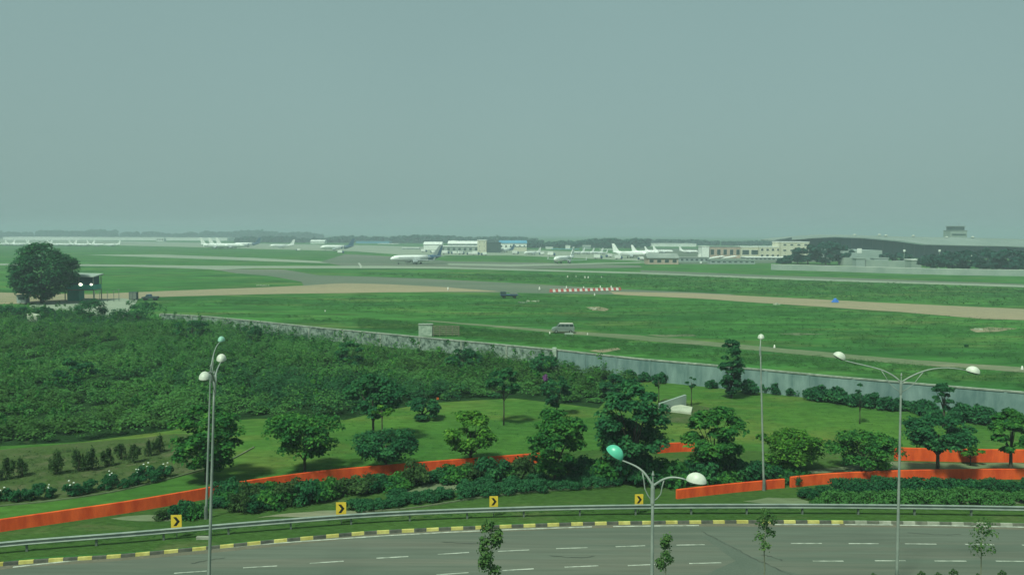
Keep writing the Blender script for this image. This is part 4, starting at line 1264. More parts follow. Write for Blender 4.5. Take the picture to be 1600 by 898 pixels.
def place(proto, first, px, py, scale, label, cat, group, rz=0.0, sz=1.0):
    o = proto if first else copy_tree(proto)
    p = at(px, py)
    o.location = (p.x, p.y, 0)
    o.rotation_euler = (0, 0, rz)
    o.scale = (scale, scale, scale * sz)
    tag(o, label, cat, group)
    return o
random.seed(5)
def where(px, marks, used):
    # ordinal position beside the nearest landmark in the row
    k = min(range(len(marks)), key=lambda i: abs(marks[i][0] - px))
    side = 'left' if px < marks[k][0] else 'right'
    key = (marks[k][1], side)
    used.setdefault(key, []).append(px)
    return key
ORD_ = ['first', 'second', 'third', 'fourth', 'fifth', 'sixth', 'seventh', 'eighth']
ORD = ['nearest', 'second', 'third', 'fourth', 'fifth', 'sixth', 'seventh', 'eighth', 'ninth', 'tenth', 'eleventh', 'twelfth']
def landmark_labels(items, text):
    # items: (object, px, marks)
    used = {}
    keys = [where(px, mk_, used) for _, px, mk_ in items]
    for (o, px, mk_), key in zip(items, keys):
        lm = next(m_[0] for m_ in mk_ if m_[1] == key[0])
        order = sorted(used[key], key=lambda v: abs(v - lm))
        k = order.index(px)
        side = ('to its left' if key[1] == 'left' else 'to its right')
        o['label'] = text + ', ' + ORD[k] + ' ' + key[1] + ' of ' + key[0]
# front row of the flower bed
fp = bush_proto('flowering_shrub', 0.62, 1.05, 11, 60, 0.16, 'leafd', 41, flowers=3)
gp = bush_proto('bed_shrub', 0.62, 1.0, 11, 60, 0.16, 'leafd', 42)
row1 = [(3, 782, 1), (30, 783, 0), (52, 781, 0), (80, 777, 1), (114, 775, 1), (138, 769, 0), (166, 764, 0), (176, 757, 1), (195, 762, 0), (212, 752, 1), (228, 746, 1), (243, 752, 0), (258, 745, 1), (62, 768, 0), (-20, 786, 0), (-45, 790, 0), (215, 758, 0)]
ff = gf_ = True
it1, it0, it2 = [], [], []
MK1 = [(3, 'the left photo edge'), (138, 'the middle of the bed'), (258, 'the light green tree')]
for i, (x, y, fl) in enumerate(row1):
    if fl:
        o_ = place(fp, ff, x, y, random.uniform(.95, 1.25), 'dark shrub with white flowers in the front row of the flower bed', 'shrub', 'white flowering shrubs in the bed', random.uniform(0, 6)); ff = False; it1.append((o_, x, MK1))
    else:
        o_ = place(gp, gf_, x, y, random.uniform(.9, 1.25), 'dark green shrub without flowers in the front row of the flower bed', 'shrub', 'plain green shrubs in the bed', random.uniform(0, 6)); gf_ = False; it0.append((o_, x, MK1))
landmark_labels(it1, 'white flowering front row shrub')
landmark_labels(it0, 'flowerless front row bed shrub')
op = bush_proto('spiky_shrub', 0.85, 1.8, 16, 60, 0.20, 'olive', 43, spiky=True)
row2 = [(10, 748), (34, 744), (122, 736), (144, 734), (170, 728), (190, 718), (208, 722), (232, 712), (250, 706), (88, 740), (-15, 752)]
for i, (x, y) in enumerate(row2):
    o_ = place(op, i == 0, x, y, random.uniform(.8, 1.15), 'upright brownish olive shrub in the back row of the flower bed', 'shrub', 'upright olive shrubs in the bed', random.uniform(0, 6)); it2.append((o_, x, MK1))
landmark_labels(it2, 'upright olive back row shrub')
it2 = []
MK2 = [(276, 'the leftmost chevron sign'), (476, 'the broad round tree trunk'), (603, 'the low wide tree trunk'), (735, 'the bright topped tree trunk'), (866, 'the full mid green tree trunk'), (990, 'the biggest dark tree trunk'), (1115, 'the leafy tree trunk'), (1193, 'the slim lamp')]
dp = bush_proto('dark_shrub', 1.25, 1.35, 26, 70, 0.20, 'leafd', 44)
dp2 = bush_proto('dark_shrub', 1.3, 1.15, 24, 70, 0.20, 'leaf', 51)
dp3 = bush_proto('dark_shrub', 1.15, 1.5, 22, 65, 0.18, 'olive', 52)
dk = [(345, 789, .8), (360, 783, 1.05), (385, 788, 1.0), (352, 776, .9), (378, 776, .95), (262, 810, .75), (285, 808, .7), (302, 806, .75), (375, 800, .8), (402, 796, .9), (430, 790, 1.0), (455, 786, 1.05), (480, 783, 1.0), (505, 778, 1.0), (530, 774, .95), (392, 783, .9), (420, 776, .8), (565, 768, 1.0), (590, 764, 1.0), (620, 760, 1.1), (645, 757, 1.0), (690, 752, 1.0), (712, 750, 1.1), (740, 748, 1.0), (768, 747, 1.1), (800, 744, 1.0), (825, 748, 1.1), (905, 742, 1.0), (935, 745, 1.15), (955, 750, 1.2), (985, 752, 1.2), (1015, 754, 1.2), (1045, 753, 1.2), (1072, 752, 1.0), (1098, 752, 1.1), (1130, 752, 1.0), (1160, 748, 1.0), (1195, 745, 1.0), (1225, 744, 1.1), (1240, 757, .55)]
for i, (x, y, s_) in enumerate(dk):
    pr_ = (dp, dp2, dp3)[i % 3] if x < 860 or i < 3 else (dp, dp, dp2)[i % 3]
    s_ = s_ * (1.3 if 860 < x < 1235 else 1.2 if x > 410 else 1.1)
    o_ = place(pr_, i < 3, x, y, s_, 'dark leafy shrub planted in front of the orange wall below the garden trees', 'shrub', 'dark shrubs at the foot of the orange wall', random.uniform(0, 6), random.uniform(.7, 1.35)); it2.append((o_, x, MK2))
landmark_labels(it2, 'dark shrub before the orange wall')
it3f, it3b = [], []
MK3 = [(1348, 'the low spreading tree'), (1401, 'the right double lamp'), (1464, 'the clear trunk tree'), (1578, 'the right edge tree')]
rp = bush_proto('hedge_shrub', 1.2, 1.5, 26, 75, 0.17, 'leafd', 46)
rp2 = bush_proto('hedge_shrub', 1.3, 1.35, 26, 75, 0.17, 'scrub', 56)
for i in range(26):
    x = 1262 + i * 14.5
    y = (787 if i % 2 else 771) + random.uniform(-3, 3) + (4 if i < 3 else 0) - (i * .1)
    o_ = place((rp, rp2)[i % 2], i < 2, x, y, random.uniform(.8, 1.1) * (0.7 if i < 3 else 1) * (.9 if i % 2 else 1.0), 'bushy green shrub massed between crash barrier and right orange wall', 'shrub', 'massed shrubs before the right orange wall', random.uniform(0, 6)); (it3f if i % 2 else it3b).append((o_, x, MK3))
landmark_labels(it3f, 'massed green shrub, front row')
landmark_labels(it3b, 'massed green shrub, back row')
it4 = []
MK4 = [(533, 'the second chevron sign'), (640, 'the long thin edging line middle'), (771, 'the third chevron sign'), (866, 'the full mid green tree'), (957, 'the green lamp head')]
# low clipped hedge
hp = bush_proto('clipped_hedge', 0.95, 0.85, 18, 90, 0.12, 'hedge', 47)
hd = [(556, 797), (575, 796), (595, 793), (615, 790), (632, 786), (650, 783), (672, 781), (690, 778), (625, 780), (725, 776), (745, 774), (765, 772), (785, 770), (805, 768), (825, 766), (848, 765), (868, 763), (890, 762), (912, 761), (934, 759), (955, 757), (730, 767), (760, 764), (800, 760), (840, 757), (880, 754), (915, 750), (940, 750)]
for i, (x, y) in enumerate(hd):
    o_ = place(hp, i == 0, x, y, random.uniform(.95, 1.25), 'low bluish green clipped hedge plant in the front hedge row', 'shrub', 'low clipped hedge plants', random.uniform(0, 6)); it4.append((o_, x, MK4))
landmark_labels(it4[:21], 'low hedge plant, front line')
landmark_labels(it4[21:], 'low hedge plant, back line')
it5 = []
MK5 = [(1029, 'the sapling by the wedge'), (1142, 'the tall narrow tree'), (1190, 'the slim lamp head'), (1343, 'the thin lawn sapling'), (1405, 'the right double lamp pole'), (1474, 'the small dark wall tree'), (1590, 'the right photo edge')]
# shrubs at the foot of the plastered wall
wp = bush_proto('wall_shrub', 1.3, 1.9, 22, 60, 0.30, 'leafd', 48)
ws = [(985, 593, .9), (1005, 596, .8), (1030, 598, .9), (1110, 606, .7), (1172, 615, 1.1), (1195, 612, 1.0), (1215, 615, .9), (1240, 618, .8), (1268, 624, 1.0), (1290, 627, 1.2), (1312, 630, 1.2), (1335, 634, 1.0), (1360, 636, 1.1), (1385, 640, 1.0), (1410, 641, .9), (1435, 645, 1.0), (1500, 658, 1.2), (1520, 660, 1.2), (1540, 662, 1.1), (1565, 668, .9), (1590, 672, 1.0), (1620, 676, 1.1), (1455, 652, 1.1)]
for i, (x, y, s_) in enumerate(ws):
    o_ = place(wp, i == 0, x, y, s_, 'wild dark shrub growing against the foot of the plastered wall', 'shrub', 'wild shrubs along the plastered wall', random.uniform(0, 6)); it5.append((o_, x, MK5))
landmark_labels(it5, 'wild shrub at the plastered wall foot')

# saplings on the median, in front of the road
def sapling(px, pyt, pyb_vis, wpx, Y, label, seed, material='sap', n=11, lean=0.0, sparse=1.0):
    rg = np.random.default_rng(seed)
    top = atY(px, pyt, Y)
    low = atY(px, pyb_vis, Y)
    base = xz(px, Y, 0)
    root = empty('young_tree', (base.x, Y, 0), 0, label, 'sapling', 'young trees on the median')
    R = wpx / F * Y / 2
    C_, Rr = [], []
    for i in range(n):
        f = i / (n - 1)
        z = low.z + (top.z - low.z) * f
        rr = R * (0.35 + 0.75 * math.sin(math.pi * (0.15 + 0.75 * f)))
        th = rg.uniform(0, 6.28)
        C_.append((rr * .5 * math.cos(th) + lean * (f - .5), rr * .5 * math.sin(th), z))
        Rr.append((R * .55, R * .55, R * .6))
    V = leaves(rg, C_, Rr, int(120 * sparse), 0.15, 0.25, 0.2, 0.34)
    leaf_obj('crown', V, M[material], root)
    m = MB()
    m.tube([(0, 0, -.1), (0.02, 0, low.z * .6), (lean * -.3, 0, low.z), (lean * .3, 0, top.z - .1)], [.045, .035, .025, .01], 6)
    for c_ in C_[::2]:
        m.tube([(0, 0, c_[2] - .35), tuple(c_)], [.014, .006], 4)
    m.build('trunk', M['twig'], root)
sapling(767, 822, 893, 42, 44, 'drooping sapling in front of the road, left of the central lamp', 201, n=12, sparse=1.3, lean=0.1)
sapling(1041, 842, 888, 32, 44, 'small sapling in front of the road, right of the central lamp', 202, n=7, lean=0.3)
sapling(1193, 803, 852, 40, 44, 'young tree with an open top in front of the road, mid right', 203, n=7, lean=0.2, sparse=.7)
sapling(1530, 822, 862, 54, 44, 'thin young tree with sparse yellowish leaves at lower right', 204, n=7, sparse=.4)
mp_ = bush_proto('median_shrub', 0.6, 1.3, 10, 55, 0.16, 'olive', 49)
for i, (x, Y, h_) in enumerate([(962, 45.6, .7), (1440, 45.6, .95), (1466, 45.6, .9), (1490, 45.6, 1.05), (1528, 45.6, .85), (1566, 45.6, 1.0), (8, 40.2, 1.5), (-8, 40.8, 1.6), (1365, 45.6, .85)]):
    o = mp_ if i == 0 else copy_tree(mp_)
    p = xz(x, Y, 0)
    o.location = (p.x, Y, 0)
    o.scale = (h_, h_, h_)
    tag(o, 'olive shrub at the lower photo edge, ' + ['left of the central lamp', 'leftmost of five between right lamp and young tree', 'second of five between right lamp and young tree', 'third of five between right lamp and young tree', 'just left of the yellowish young tree', 'right of the yellowish young tree', 'in the bottom left corner', 'cut by the bottom left corner', 'just left of the right lamp'][i], 'shrub', 'shrubs on the median')

# ------------------------------------------------------------------ aircraft
def aircraft(body='acwhite', tail='acwhite', belly=None, engm='acgrey', L_=37.0, name='airliner'):
    root = empty(name, (0, 0, 0))
    def lathe(xs, rs, zs, n=18):
        vs, fs = [], []
        for x, r, z in zip(xs, rs, zs):
            for k in range(n):
                a = 2 * math.pi * k / n
                vs.append((x, r * math.cos(a), z + r * math.sin(a)))
        for i in range(len(xs) - 1):
            for k in range(n):
                fs.append((i * n + k, i * n + (k + 1) % n, (i + 1) * n + (k + 1) % n, (i + 1) * n + k))
        fs += [tuple(range(n)), tuple((len(xs) - 1) * n + k for k in reversed(range(n)))]
        return vs, fs
    r = 2.0
    zc = 3.75
    fx = [18.5, 18.2, 17.4, 16.2, 14.5, 12.0, 0, -7.5]
    fr = [0.12, 0.65, 1.20, 1.62, 1.88, 2.0, 2.0, 2.0]
    fz = [-0.45, -0.40, -0.28, -0.14, -0.04, 0, 0, 0]
    vs, fs = lathe(fx, fr, [zc + z for z in fz])
    MB().add(vs, fs).build('fuselage', M[body], root, smooth=True)
    ax = [-7.5, -10, -13, -16, -18.4]
    ar = [1.998, 1.85, 1.35, 0.75, 0.25]
    azz = [0, .12, .50, .95, 1.30]
    vs, fs = lathe(ax, ar, [zc + z for z in azz])
    MB().add(vs, fs).build('tail_cone', M[belly or body], root, smooth=True)
    MB().prism([(-9.8, zc + 1.8), (-11.8, zc + 2.4), (-16.8, zc + 8.6), (-19.3, zc + 8.6), (-17.6, zc + 1.6)], -0.16, 0.16).build('tail_fin', M[tail], root, bevel=0.08)
    if belly:
        MB().prism([(-14.6, zc + 1.5), (-17.2, zc + 1.5), (-18.9, zc + 7.8), (-17.9, zc + 7.8)], -0.175, 0.175).build('rudder', M[belly], root)
    for s in (1, -1):
        MB().plate([(4.2, 1.6 * s), (-1.6, 1.6 * s), (-2.2, 6 * s), (-5.2, 16.6 * s), (-3.7, 16.8 * s), (1.2, 6 * s)], zc - 1.15, zc - 0.85).build('wing', M['acgrey'], root)
        MB().prism([(-3.6, zc - .9), (-5.2, zc - .9), (-5.9, zc + 1.2), (-5.2, zc + 1.2)], 16.7 * s - .06, 16.7 * s + .06).build('winglet', M[tail], root)
        MB().plate([(-14.2, .8 * s), (-17.2, .8 * s), (-18.4, 6 * s), (-17.2, 6.1 * s)], zc + 1.0, zc + 1.16).build('tailplane', M['acgrey'], root)
        vs, fs = lathe([5.3, 5.1, 4.2, 2.4, 1.2], [0.85, 1.05, 1.10, 0.95, 0.55], [zc - 2.1] * 5, 14)
        vs = [(x, y + 5.7 * s, z) for x, y, z in vs]
        e_ = MB().add(vs, fs).build('engine', M[engm], root, smooth=True)
        vs, fs = lathe([5.34, 5.31], [0.72, 0.74], [zc - 2.1] * 2, 14)
        MB().add([(x, y + 5.7 * s, z) for x, y, z in vs], fs).build('intake', M['tyre'], e_)
        MB().box(1.6, 4.4, 5.6 * s - .12, 5.6 * s + .12, zc - 1.3, zc - .86).build('pylon', M['acgrey'], root)
        g = MB().tube([(-1.4, 3.6 * s, zc - 1.1), (-1.4, 3.6 * s, .55)], .16, 6).build('landing_gear', M['acgrey'], root)
        for dx in (-.0,):
            for dy in (-.42, .42):
                MB().tube([(-1.4, 3.6 * s + dy - .18, .58), (-1.4, 3.6 * s + dy + .18, .58)], .58, 12).build('wheel', M['tyre'], g)
        MB().box(-9.5, 13.6, 1.975 * s - .012, 1.975 * s + .03 * s + .012, zc + .42, zc + .74).build('window_band', M['acgrey'], root)
    g = MB().tube([(12.8, 0, zc - 1.7), (12.8, 0, .4)], .12, 6).build('landing_gear', M['acgrey'], root)
    MB().tube([(12.8, -.4, .42), (12.8, .4, .42)], .42, 12).build('wheel', M['tyre'], g)
    MB().ellipsoid((16.2, 0, zc + .62), (1.15, 1.28, .70), 12, 6).build('cockpit_glass', M['win'], root, smooth=True)
    return root
jw = aircraft()
jb = aircraft(tail='acblue', belly='acblue')
jn = aircraft(tail='acgrey', belly='acblue')
JG = 'airliners on the airfield'
usedj = set()
def put_jet(proto, px, py, heading, sc, label, group=JG):
    o = proto if proto.name not in usedj else copy_tree(proto)
    usedj.add(proto.name)
    p = at(px, py)
    o.location = (p.x, p.y, 0.13)
    o.rotation_euler = (0, 0, R_(heading))
    o.scale = (sc, sc * 1.08, sc * 1.1)
    tag(o, label, 'airliner', group)
    return o
hero = put_jet(jn, 651, 412.5, 180 + 28, 1.06, 'biggest white airliner with dark blue rear, taxiing left in the middle')
hero.scale = (0.96, 1.08, 1.0)
put_jet(jw, 336, 389, -8, 0.98, 'white airliner, left one of the cluster parked at the left')
put_jet(jw, 348, 388, -8, 0.98, 'white airliner, middle one of the cluster parked at the left')
put_jet(jw, 360, 388.6, -8, 0.98, 'white airliner, right one of the cluster parked at the left')
put_jet(jb, 386, 386, 188, 0.95, 'dark tailed white airliner behind the parked cluster at left')
put_jet(jw, 441, 388, 180 + 18, 0.82, 'white airliner parked alone between the left cluster and the middle one')
put_jet(jb, 527, 392, 180 + 12, 0.98, 'white airliner with dark tail standing left of the taxiing one')
put_jet(jb, 789, 394, 180 + 30, 0.62, 'small white airliner half hidden by the dark hall')
put_jet(jw, 832, 398.5, 180 + 35, 0.52, 'small white jet parked in front of the cream annexe')
for i, (x, lb) in enumerate(((903, 'leftmost of the row of four small jets behind the turboprop'), (918, 'second of the row of four small jets behind the turboprop'), (932, 'third of the row of four small jets behind the turboprop'), (942, 'rightmost and smallest of the row of four small jets'))):
    put_jet(jw, x, 397.5, 180 + 35, 0.46 if i < 3 else 0.34, 'white jet, ' + lb)
put_jet(jw, 882, 411.5, 180 + 60, 0.80, 'short white aircraft rolling towards the viewer behind the barriers')
put_jet(jw, 985, 403, -28, 0.86, 'large white airliner nose right, tail standing before the wood')
put_jet(jw, 1008, 399, -20, 0.70, 'white airliner behind the large one, left of the pinkish building')
put_jet(jw, 1021, 395.5, -22, 0.50, 'white jet, left of the two tails above the pinkish building')
put_jet(jw, 1036, 396, -20, 0.56, 'white jet, right of the two tails above the pinkish building')
put_jet(jw, 1076, 396, -20, 0.52, 'white jet standing alone left of the brown wing')
for i, x in enumerate((12, 22, 34, 55, 70, 88, 108, 122, 136, 150, 176)):
    place_y = 384.2 + (i * .13)
    put_jet(jw, x, place_y, 8 if i % 2 else 172, 0.62, ['white far jet at the left edge of the photo', 'white far jet, second from the left edge', 'white far jet, third from the left edge', 'white far jet above the left of the big dark tree', 'white far jet above the crown of the big dark tree', 'white far jet above the right of the big dark tree', 'white far jet just right of the big dark tree', 'white far jet, second right of the big dark tree', 'white far jet, third right of the big dark tree', 'white far jet, fourth right of the big dark tree', 'white far jet, last on the right of the far left row'][i], 'far jets in the left distance')

# ------------------------------------------------------------------ small service trucks on the aprons
tk = empty('service_truck', (0, 0, 0))
MB().box(-3.2, 1.2, -1.15, 1.15, .75, 3.1).build('box', M['white'], tk, bevel=.05)
MB().prism([(1.3, .7), (1.3, 2.3), (2.3, 2.3), (2.8, 1.5), (2.9, .7)], -1.05, 1.05).build('cab', M['acblue'], tk, bevel=.06)
MB().box(-3.2, 2.8, -.8, .8, .5, .747).build('chassis', M['tyre'], tk)
for sy in (1, -1):
    for sx in (-2.0, 2.0):
        MB().tube([(sx, sy * .75, .5), (sx, sy * 1.05, .5)], .5, 12).build('wheel', M['tyre'], tk)
trk = [(663, 394, 0, 'left of all, behind the taxiing airliner'), (676, 395, 160, 'just behind the nose side of the taxiing airliner tail'), (697, 397, 10, 'right below the tail of the taxiing airliner'), (709, 397, 180, 'under the left part of the long service building'), (721, 397.5, 30, 'under the middle of the long service building'), (733, 398, 190, 'under the right part of the long service building'), (744, 398.5, 0, 'at the foot of the cream cube building'), (756, 399, 175, 'just before the dark hall'), (806, 397, 20, 'below the bright blue roof hangar'), (846, 398, 170, 'right of the lone small white jet'), (862, 400, 0, 'left of the short white aircraft'), (951, 402, 200, 'between the small jets and the large nose right airliner'), (967, 405, 15, 'under the nose of the large nose right airliner'), (1001, 406, 185, 'touching the left end of the pinkish building'), (935, 404.5, 0, 'nearest one, on the grass edge before the small jets'), (1096, 403, 10, 'before the small white cube of the brown wing'), (533, 396, 0, 'under the tail of the middle airliner'), (466, 392, 180, 'right of the lone airliner on the left')]
for i, (x, y, hd_, lb) in enumerate(trk):
    o = tk if i == 0 else copy_tree(tk)
    p = at(x, y)
    o.location = (p.x, p.y, 0.1)
    o.rotation_euler = (0, 0, R_(hd_))
    sc_ = (1.0, .8, 1.15, .9)[i % 4]
    o.scale = (sc_, sc_, sc_)
    tag(o, 'small white box truck, ' + lb, 'truck', 'small service trucks on the aprons')
block('low_store', 1062, 1108, 407, 403, 10, 'greyw', 'roofg', 1, 6, 'long low grey store right of the pinkish building', Y=600, wfrac=(.5, .4))
block('low_store', 1110, 1180, 411, 406.5, 8, 'greyw', 'farwall', 1, 8, 'longer low grey store in front of the sloping canopies', Y=560, wfrac=(.5, .3))
block('low_store', 628, 655, 391, 387.5, 10, 'farwall', 'white', 1, 4, 'tiny pale store behind the cockpit of the taxiing airliner', Y=1020, wfrac=(.5, .3))
block('low_store', 862, 905, 393, 389.5, 10, 'greyw', 'bluer', 1, 6, 'low grey store with blue roof before the bluish wood', Y=1040, wfrac=(.5, .3))
block('low_store', 938, 960, 394, 390, 10, 'farwall', 'white', 1, 3, 'small pale store left of the large airliner tail', Y=1020, wfrac=(.5, .3))
# ------------------------------------------------------------------ van
def van(px, py):
    p = at(px, py)
    root = empty('van', (p.x, p.y, 0.03), math.pi - R_(4), 'silver van with a pale roof standing on the perimeter track', 'van')
    L2, W2 = 2.25, 0.85
    side = [(-L2, .45), (-L2, 1.15), (-L2 + .12, 1.25), (L2 - 1.05, 1.25), (L2 - .45, 1.12), (L2, .95), (L2 + .03, .5), (L2 - .2, .40), (-L2 + .1, .40)]
    MB().prism(side, -W2, W2).build('body', M['vanpaint'], root, bevel=0.05)
    cab = [(-L2 + .08, 1.254), (-L2 + .22, 1.82), (-L2 + .4, 1.90), (L2 - 1.55, 1.90), (L2 - 1.4, 1.85), (L2 - .85, 1.254)]
    MB().prism(cab, -W2 + .06, W2 - .06).build('cabin', M['vanpaint'], root, bevel=0.04)
    MB().prism([(-L2 + .3, 1.905), (L2 - 1.5, 1.905), (L2 - 1.6, 1.97), (-L2 + .4, 1.97)], -W2 + .1, W2 - .1).build('roof', M['vanroof'], root, bevel=0.02)
    for s in (1, -1):
        y = (W2 - .06) * s
        for a, b in ((-L2 + .28, -L2 + 1.0), (-L2 + 1.13, -L2 + 1.83), (-L2 + 1.95, -L2 + 2.65)):
            MB().box(a, b, min(y, y + .012 * s), max(y, y + .012 * s), 1.32, 1.78).build('window', M['win'], root)
        MB().prism([(-L2 + 2.77, 1.32), (L2 - 1.12, 1.32), (L2 - 1.5, 1.78), (-L2 + 2.77, 1.78)], min(y, y + .012 * s), max(y, y + .012 * s)).build('window', M['win'], root)
        for x in (-L2 + .75, L2 - .85):
            w_ = MB().tube([(x, (W2 - .12) * s, .33), (x, (W2 + .03) * s, .33)], .33, 16).build('wheel', M['tyre'], root)
            MB().tube([(x, (W2 + .031) * s, .33), (x, (W2 + .045) * s, .33)], .18, 12).build('hubcap', M['galv'], w_)
        MB().box(L2 + .03, L2 + .06, s * .55 - .14, s * .55 + .14, .68, .86).build('headlight', M['head'], root)
        MB().box(-L2 - .03, -L2 - .003, s * .65 - .08, s * .65 + .08, .75, 1.1).build('tail_light', M['red'], root)
        MB().box(-L2 + .5, L2 - .6, min(W2 * s, W2 * s + .02 * s), max(W2 * s, W2 * s + .02 * s), .78, .84).build('side_moulding', M['galvd'], root)
    MB().add([(L2 - 1.36, -.7, 1.80), (L2 - 1.36, .7, 1.80), (L2 - .88, .72, 1.30), (L2 - .88, -.72, 1.30), (L2 - 1.34, -.7, 1.83), (L2 - 1.34, .7, 1.83), (L2 - .85, .72, 1.33), (L2 - .85, -.72, 1.33)], [(0, 1, 2, 3), (7, 6, 5, 4), (0, 3, 7, 4), (1, 5, 6, 2), (0, 4, 5, 1), (3, 2, 6, 7)]).build('windscreen', M['win'], root)
    MB().box(L2 - .02, L2 + .08, -.75, .75, .42, .58).build('bumper', M['galvd'], root, bevel=.02)
van(880, 520)
p = at(889, 524.5)
r = empty('concrete_marker', (p.x, p.y, 0), 0, 'low white painted slab standing in front of the van', 'marker')
MB().box(-.85, .85, -.2, .25, 0.25, .55).build('slab', M['whitewash'], r, bevel=.03)
for sx in (-.65, .65):
    MB().box(sx - .1, sx + .1, -.12, .16, -.02, .248).build('foot', M['coping'], r)

# boards by the wall
p = at(665, 530)
Yb = p.y + 5
x0, x1 = xz(654, Yb, 0).x, xz(675, Yb, 0).x
r = empty('whitewashed_hut', ((x0 + x1) / 2, Yb, 0), 0, 'whitewashed blotchy panel hut behind the stone wall', 'hut')
MB().box(-(x1 - x0) / 2, (x1 - x0) / 2, 0, 1.6, 0, 2.2).build('wall', M['whitewash'], r)
MB().box(-(x1 - x0) / 2 - .1, (x1 - x0) / 2 + .1, -.1, 1.7, 2.203, 2.3).build('roof', M['coping'], r)
x2, x3 = xz(676, Yb, 0).x, xz(718, Yb, 0).x
r = empty('timber_pen', ((x2 + x3) / 2, Yb, 0), 0, 'weathered timber rail pen right of the whitewashed hut', 'fence')
hw = (x3 - x2) / 2
for i in range(5):
    x = -hw + .15 + i * (2 * hw - .3) / 4
    MB().box(x - .08, x + .08, 0, .14, 0, 2.05).build('post', M['wood'], r)
for z in (.3, .68, 1.06, 1.44, 1.82):
    MB().box(-hw, hw, -.06, -.004, z, z + .2).build('rail', M['wood'], r)

# red and white water barriers
pa, pb = at(859, 456.5), at(970, 453.5)
nb = 27
rb = wb = None
for i in range(nb):
    f = (i + .5) / nb
    p = pa.lerp(pb, f)
    w_ = (pb - pa).length / nb * .94
    white = i % 2 == 1
    src = wb if white else rb
    if src is None:
        root = empty('water_barrier', (0, 0, 0))
        h_ = w_ / 2
        MB().prism([(-.42, 0), (.42, 0), (.42, .22), (.18, .55), (.14, 1.2), (-.14, 1.2), (-.18, .55), (-.42, .22)], -h_, h_).build('shell', M['bwhite' if white else 'red'], root, bevel=.03)
        MB().box(-.09, .09, -.12, .12, 1.2, 1.28).build('filler_cap', M['red' if white else 'bwhite'], root)
        if white: wb = root
        else: rb = root
        o = root
    else:
        o = copy_tree(src)
    o.location = (p.x, p.y, 0.06)
    o.rotation_euler = (0, 0, math.atan2(pb.y - pa.y, pb.x - pa.x) + math.pi / 2)
    o.scale = (1, 1, 0.85)
    tag(o, ('white' if white else 'red') + ' barrier, ' + (ORD_[i // 2] if i // 2 < 7 else ORD_[(nb - 1 - i) // 2]) + ' from the ' + ('left' if i // 2 < 7 else 'right') + ' end of the row', 'barrier', ('white' if white else 'red') + ' barriers in the row')

# airfield marker posts
mk = [(843, 453, 'leftmost white marker cone before the barrier row', 1.0), (885, 450.5, 'first white marker behind the barrier row', .8), (912, 450.5, 'second white marker behind the barrier row', .7), (938, 450, 'third white marker behind the barrier row', .8), (955, 450, 'fourth white marker behind the barrier row', .8), (929, 462, 'lone white marker in the grass below the barrier row', .7),
      (887, 434, 'leftmost pale marker in the far green strip', .9), (900, 433, 'second pale marker in the far green strip', .7), (914, 435, 'third pale marker in the far green strip', .9), (919, 435, 'fourth pale marker in the far green strip', .9), (940, 434, 'rightmost pale marker in the far green strip', .6),
      (700, 453, 'white marker on the sandy strip left of the truck', .9), (1210, 544, 'white marker beside the perimeter track, behind the slim lamp', .55), (1597, 578, 'white marker beside the perimeter track at the right edge', .55), (918, 523.5, 'white marker on the track just right of the van', .35), (508, 487, 'white marker in the grass above the stone wall', .4), (859, 522, 'white marker on the track left of the van', .45)]
mkp = empty('airfield_marker', (0, 0, 0))
MB().tube([(0, 0, 0), (0, 0, .25), (0, 0, 1.15), (0, 0, 1.3)], [.42, .38, .22, .05], 10).build('cone', M['bwhite'], mkp, smooth=True)
MB().tube([(0, 0, .62), (0, 0, .8)], [.315, .28], 10).build('band', M['red'], mkp)
for i, (x, y, lb, s_) in enumerate(mk):
    o = mkp if i == 0 else copy_tree(mkp)
    p = at(x, y)
    o.location = (p.x, p.y, .05)
    s_ = s_ * 0.85
    o.scale = (s_, s_, s_)
    tag(o, lb, 'marker', 'airfield marker cones')

# flatbed trailer
p = at(796, 466)
r = empty('flatbed_trailer', (p.x, p.y, 0.0), R_(4), 'dark flatbed trailer parked in the grass below the old runway', 'trailer')
MB().box(-2.9, 2.6, -1.1, 1.1, 1.0, 1.28).build('bed', M['acblue'], r, bevel=.03)
MB().box(-2.8, -1.1, -1.05, 1.05, 1.284, 2.1).build('load', M['dark'], r, bevel=.05)
MB().box(.2, 2.4, -1.0, 1.0, 1.284, 1.6).build('load', M['galvd'], r, bevel=.05)
MB().tube([(2.6, 0, .95), (3.7, 0, .6)], .07, 6).build('tow_bar', M['dark'], r)
for x in (-1.7, 1.5):
    for s in (1, -1):
        MB().tube([(x, s * .95, .48), (x, s * 1.2, .48)], .48, 14).build('wheel', M['tyre'], r)
MB().box(-2.6, 2.3, -.9, .9, .72, .996).build('chassis', M['tyre'], r)
# rubble piles
def rubble(px, py, wpx, label, material='pcream', seed=0, hh=.5):
    rg = random.Random(seed)
    p = at(px, py)
    wd = wpx / F * p.y
    m = MB()
    n = max(6, int(wd * 2.4))
    for i in range(n):
        x, y = rg.uniform(-.5, .5) * wd, rg.uniform(-.7, .7)
        s_ = rg.uniform(.18, .42)
        a = rg.uniform(0, 3)
        z = -0.02
        vs = []
        for zz in (z, z + s_ * rg.uniform(.8, 1.6) * hh * 1.6):
            for k_ in range(5):
                rr = s_ * rg.uniform(.7, 1.15)
                vs.append((x + rr * math.cos(a + k_ * 1.256), y + rr * math.sin(a + k_ * 1.256), zz))
        m.add(vs, [(4, 3, 2, 1, 0), (5, 6, 7, 8, 9)] + [(k_, (k_ + 1) % 5, 5 + (k_ + 1) % 5, 5 + k_) for k_ in range(5)])
    o = m.build('rubble_pile', M[material])
    o.location = (p.x, p.y, 0)
    tag(o, label, 'rubble', kind=None)
rubble(832, 471, 20, 'pale rubble heap in the grass right of the dark trailer', seed=1)
